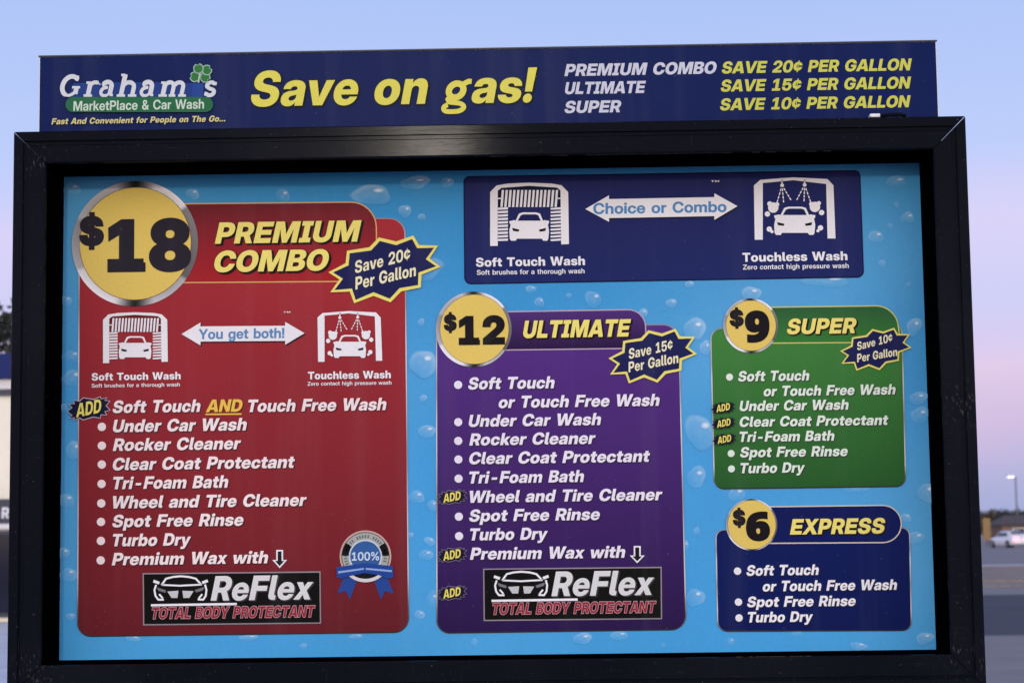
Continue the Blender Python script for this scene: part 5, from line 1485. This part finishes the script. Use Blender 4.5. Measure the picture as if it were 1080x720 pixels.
def stem(x, h_, foot=True, topser=True, w=TH):
    o = [([(x, 2), (x, h_ - 2)], w)]
    if foot: o += [([(x - 24, 5), (x + 24, 5)], TN)]
    if topser: o += [([(x - 24, h_ - 6), (x, h_ - 6)], TN)]
    return o


def bowl_a(x):
    return [(arc(x, 58, 25, 24, 150, 0, 10) + [(x + 25, 14)], TH), ([(x + 25, 8), (x + 44, 8)], TN), (arc(x - 2, 27, 26, 24, 75, 290, 14), TN + 5), ([(x + 6, 4), (x + 24, 18)], TN), ([(x - 28, 62), (x - 18, 66)], TN + 6)]


LET += stem(230, 84) + [(arc(258, 56, 28, 24, 160, 60, 8), TH - 4), ([(276, 70), (278, 76)], TN + 8)]
LET += bowl_a(328)
LET += stem(418, 128) + [(arc(450, 52, 32, 28, 165, 0, 10) + [(482, 6)], TH - 2), ([(458, 5), (506, 5)], TN)]
LET += bowl_a(558)
LET += stem(656, 84) + [(arc(682, 54, 26, 26, 160, 0, 10) + [(708, 6)], TH - 3), ([(690, 5), (728, 5)], TN), (arc(736, 54, 26, 26, 160, 0, 10) + [(762, 6)], TH - 3), ([(744, 5), (788, 5)], TN)]
# s
LET += [(arc(918, 62, 22, 18, 20, 200, 10) + [(912, 46), (930, 40)] + arc(922, 24, 22, 18, 40, -160, 12), TH - 4), ([(942, 64), (942, 82)], TN), ([(898, 4), (898, 26)], TN)]
for kk, (ex_, cc_) in enumerate(((5, (.02, .03, .10, 1)), (0, rgb(214, 218, 224)))):
    cs = []
    for ln, w in LET:
        cs += [[c_ for c_ in s_] for s_ in stroke([sl2(p) for p in ln], (w + ex_) / 5.4)]
    q.shape(cs, cc_); q.up()
# clover
leaf_ = lambda cx_, cy_, a_, s_: [g((cx_ + s_ * (math.cos(R(a_ + t)) * (1.0 - .28 * (abs(t) < 12))), cy_ + s_ * math.sin(R(a_ + t)) * (1.0 - .28 * (abs(t) < 12)))) for t in range(-180, 180, 10)]
for (cx_, cy_, a_) in ((840, 170, 190), (900, 174, 40), (910, 132, -30), (862, 124, -100)):
    q.shape([leaf_(cx_, cy_, a_, 30)], rgb(160, 190, 178)); q.up()
    q.shape([leaf_(cx_, cy_, a_, 24)], rgb(54, 122, 60)); q.up()
q.shape(stroke([g((872, 152)), g((866, 178)), g((862, 204))], 1.6), rgb(176, 204, 190)); q.up()
# strip
rr_ = [g(p) for p in (arc(150, 329, 44, 43, 90, 270, 12) + arc(902, 329, 44, 43, -90, 90, 12))]
q.shape([rr_], rgb(44, 108, 72)); q.up()
q.text('MarketPlace & Car Wash', 78, 215.6, 116.4, 10, rgb(206, 222, 206), slant=.03, font='medium', fat=4)
q.text('Fast And Convenient for People on The Go...', 54.8, 238, 130.4, 6.4, rgb(214, 204, 140), slant=.24, track=10)
q.build('logo', tops, INK_TOP)

# letter on the store's navy strip
q = Print(Y0 - .122, 0)
q.layer = 8
q.text('R', 1.5, 9.5, 546.3, 11.6, rgb(226, 224, 228), slant=.05)
q.build('sign_lettering', sb_)
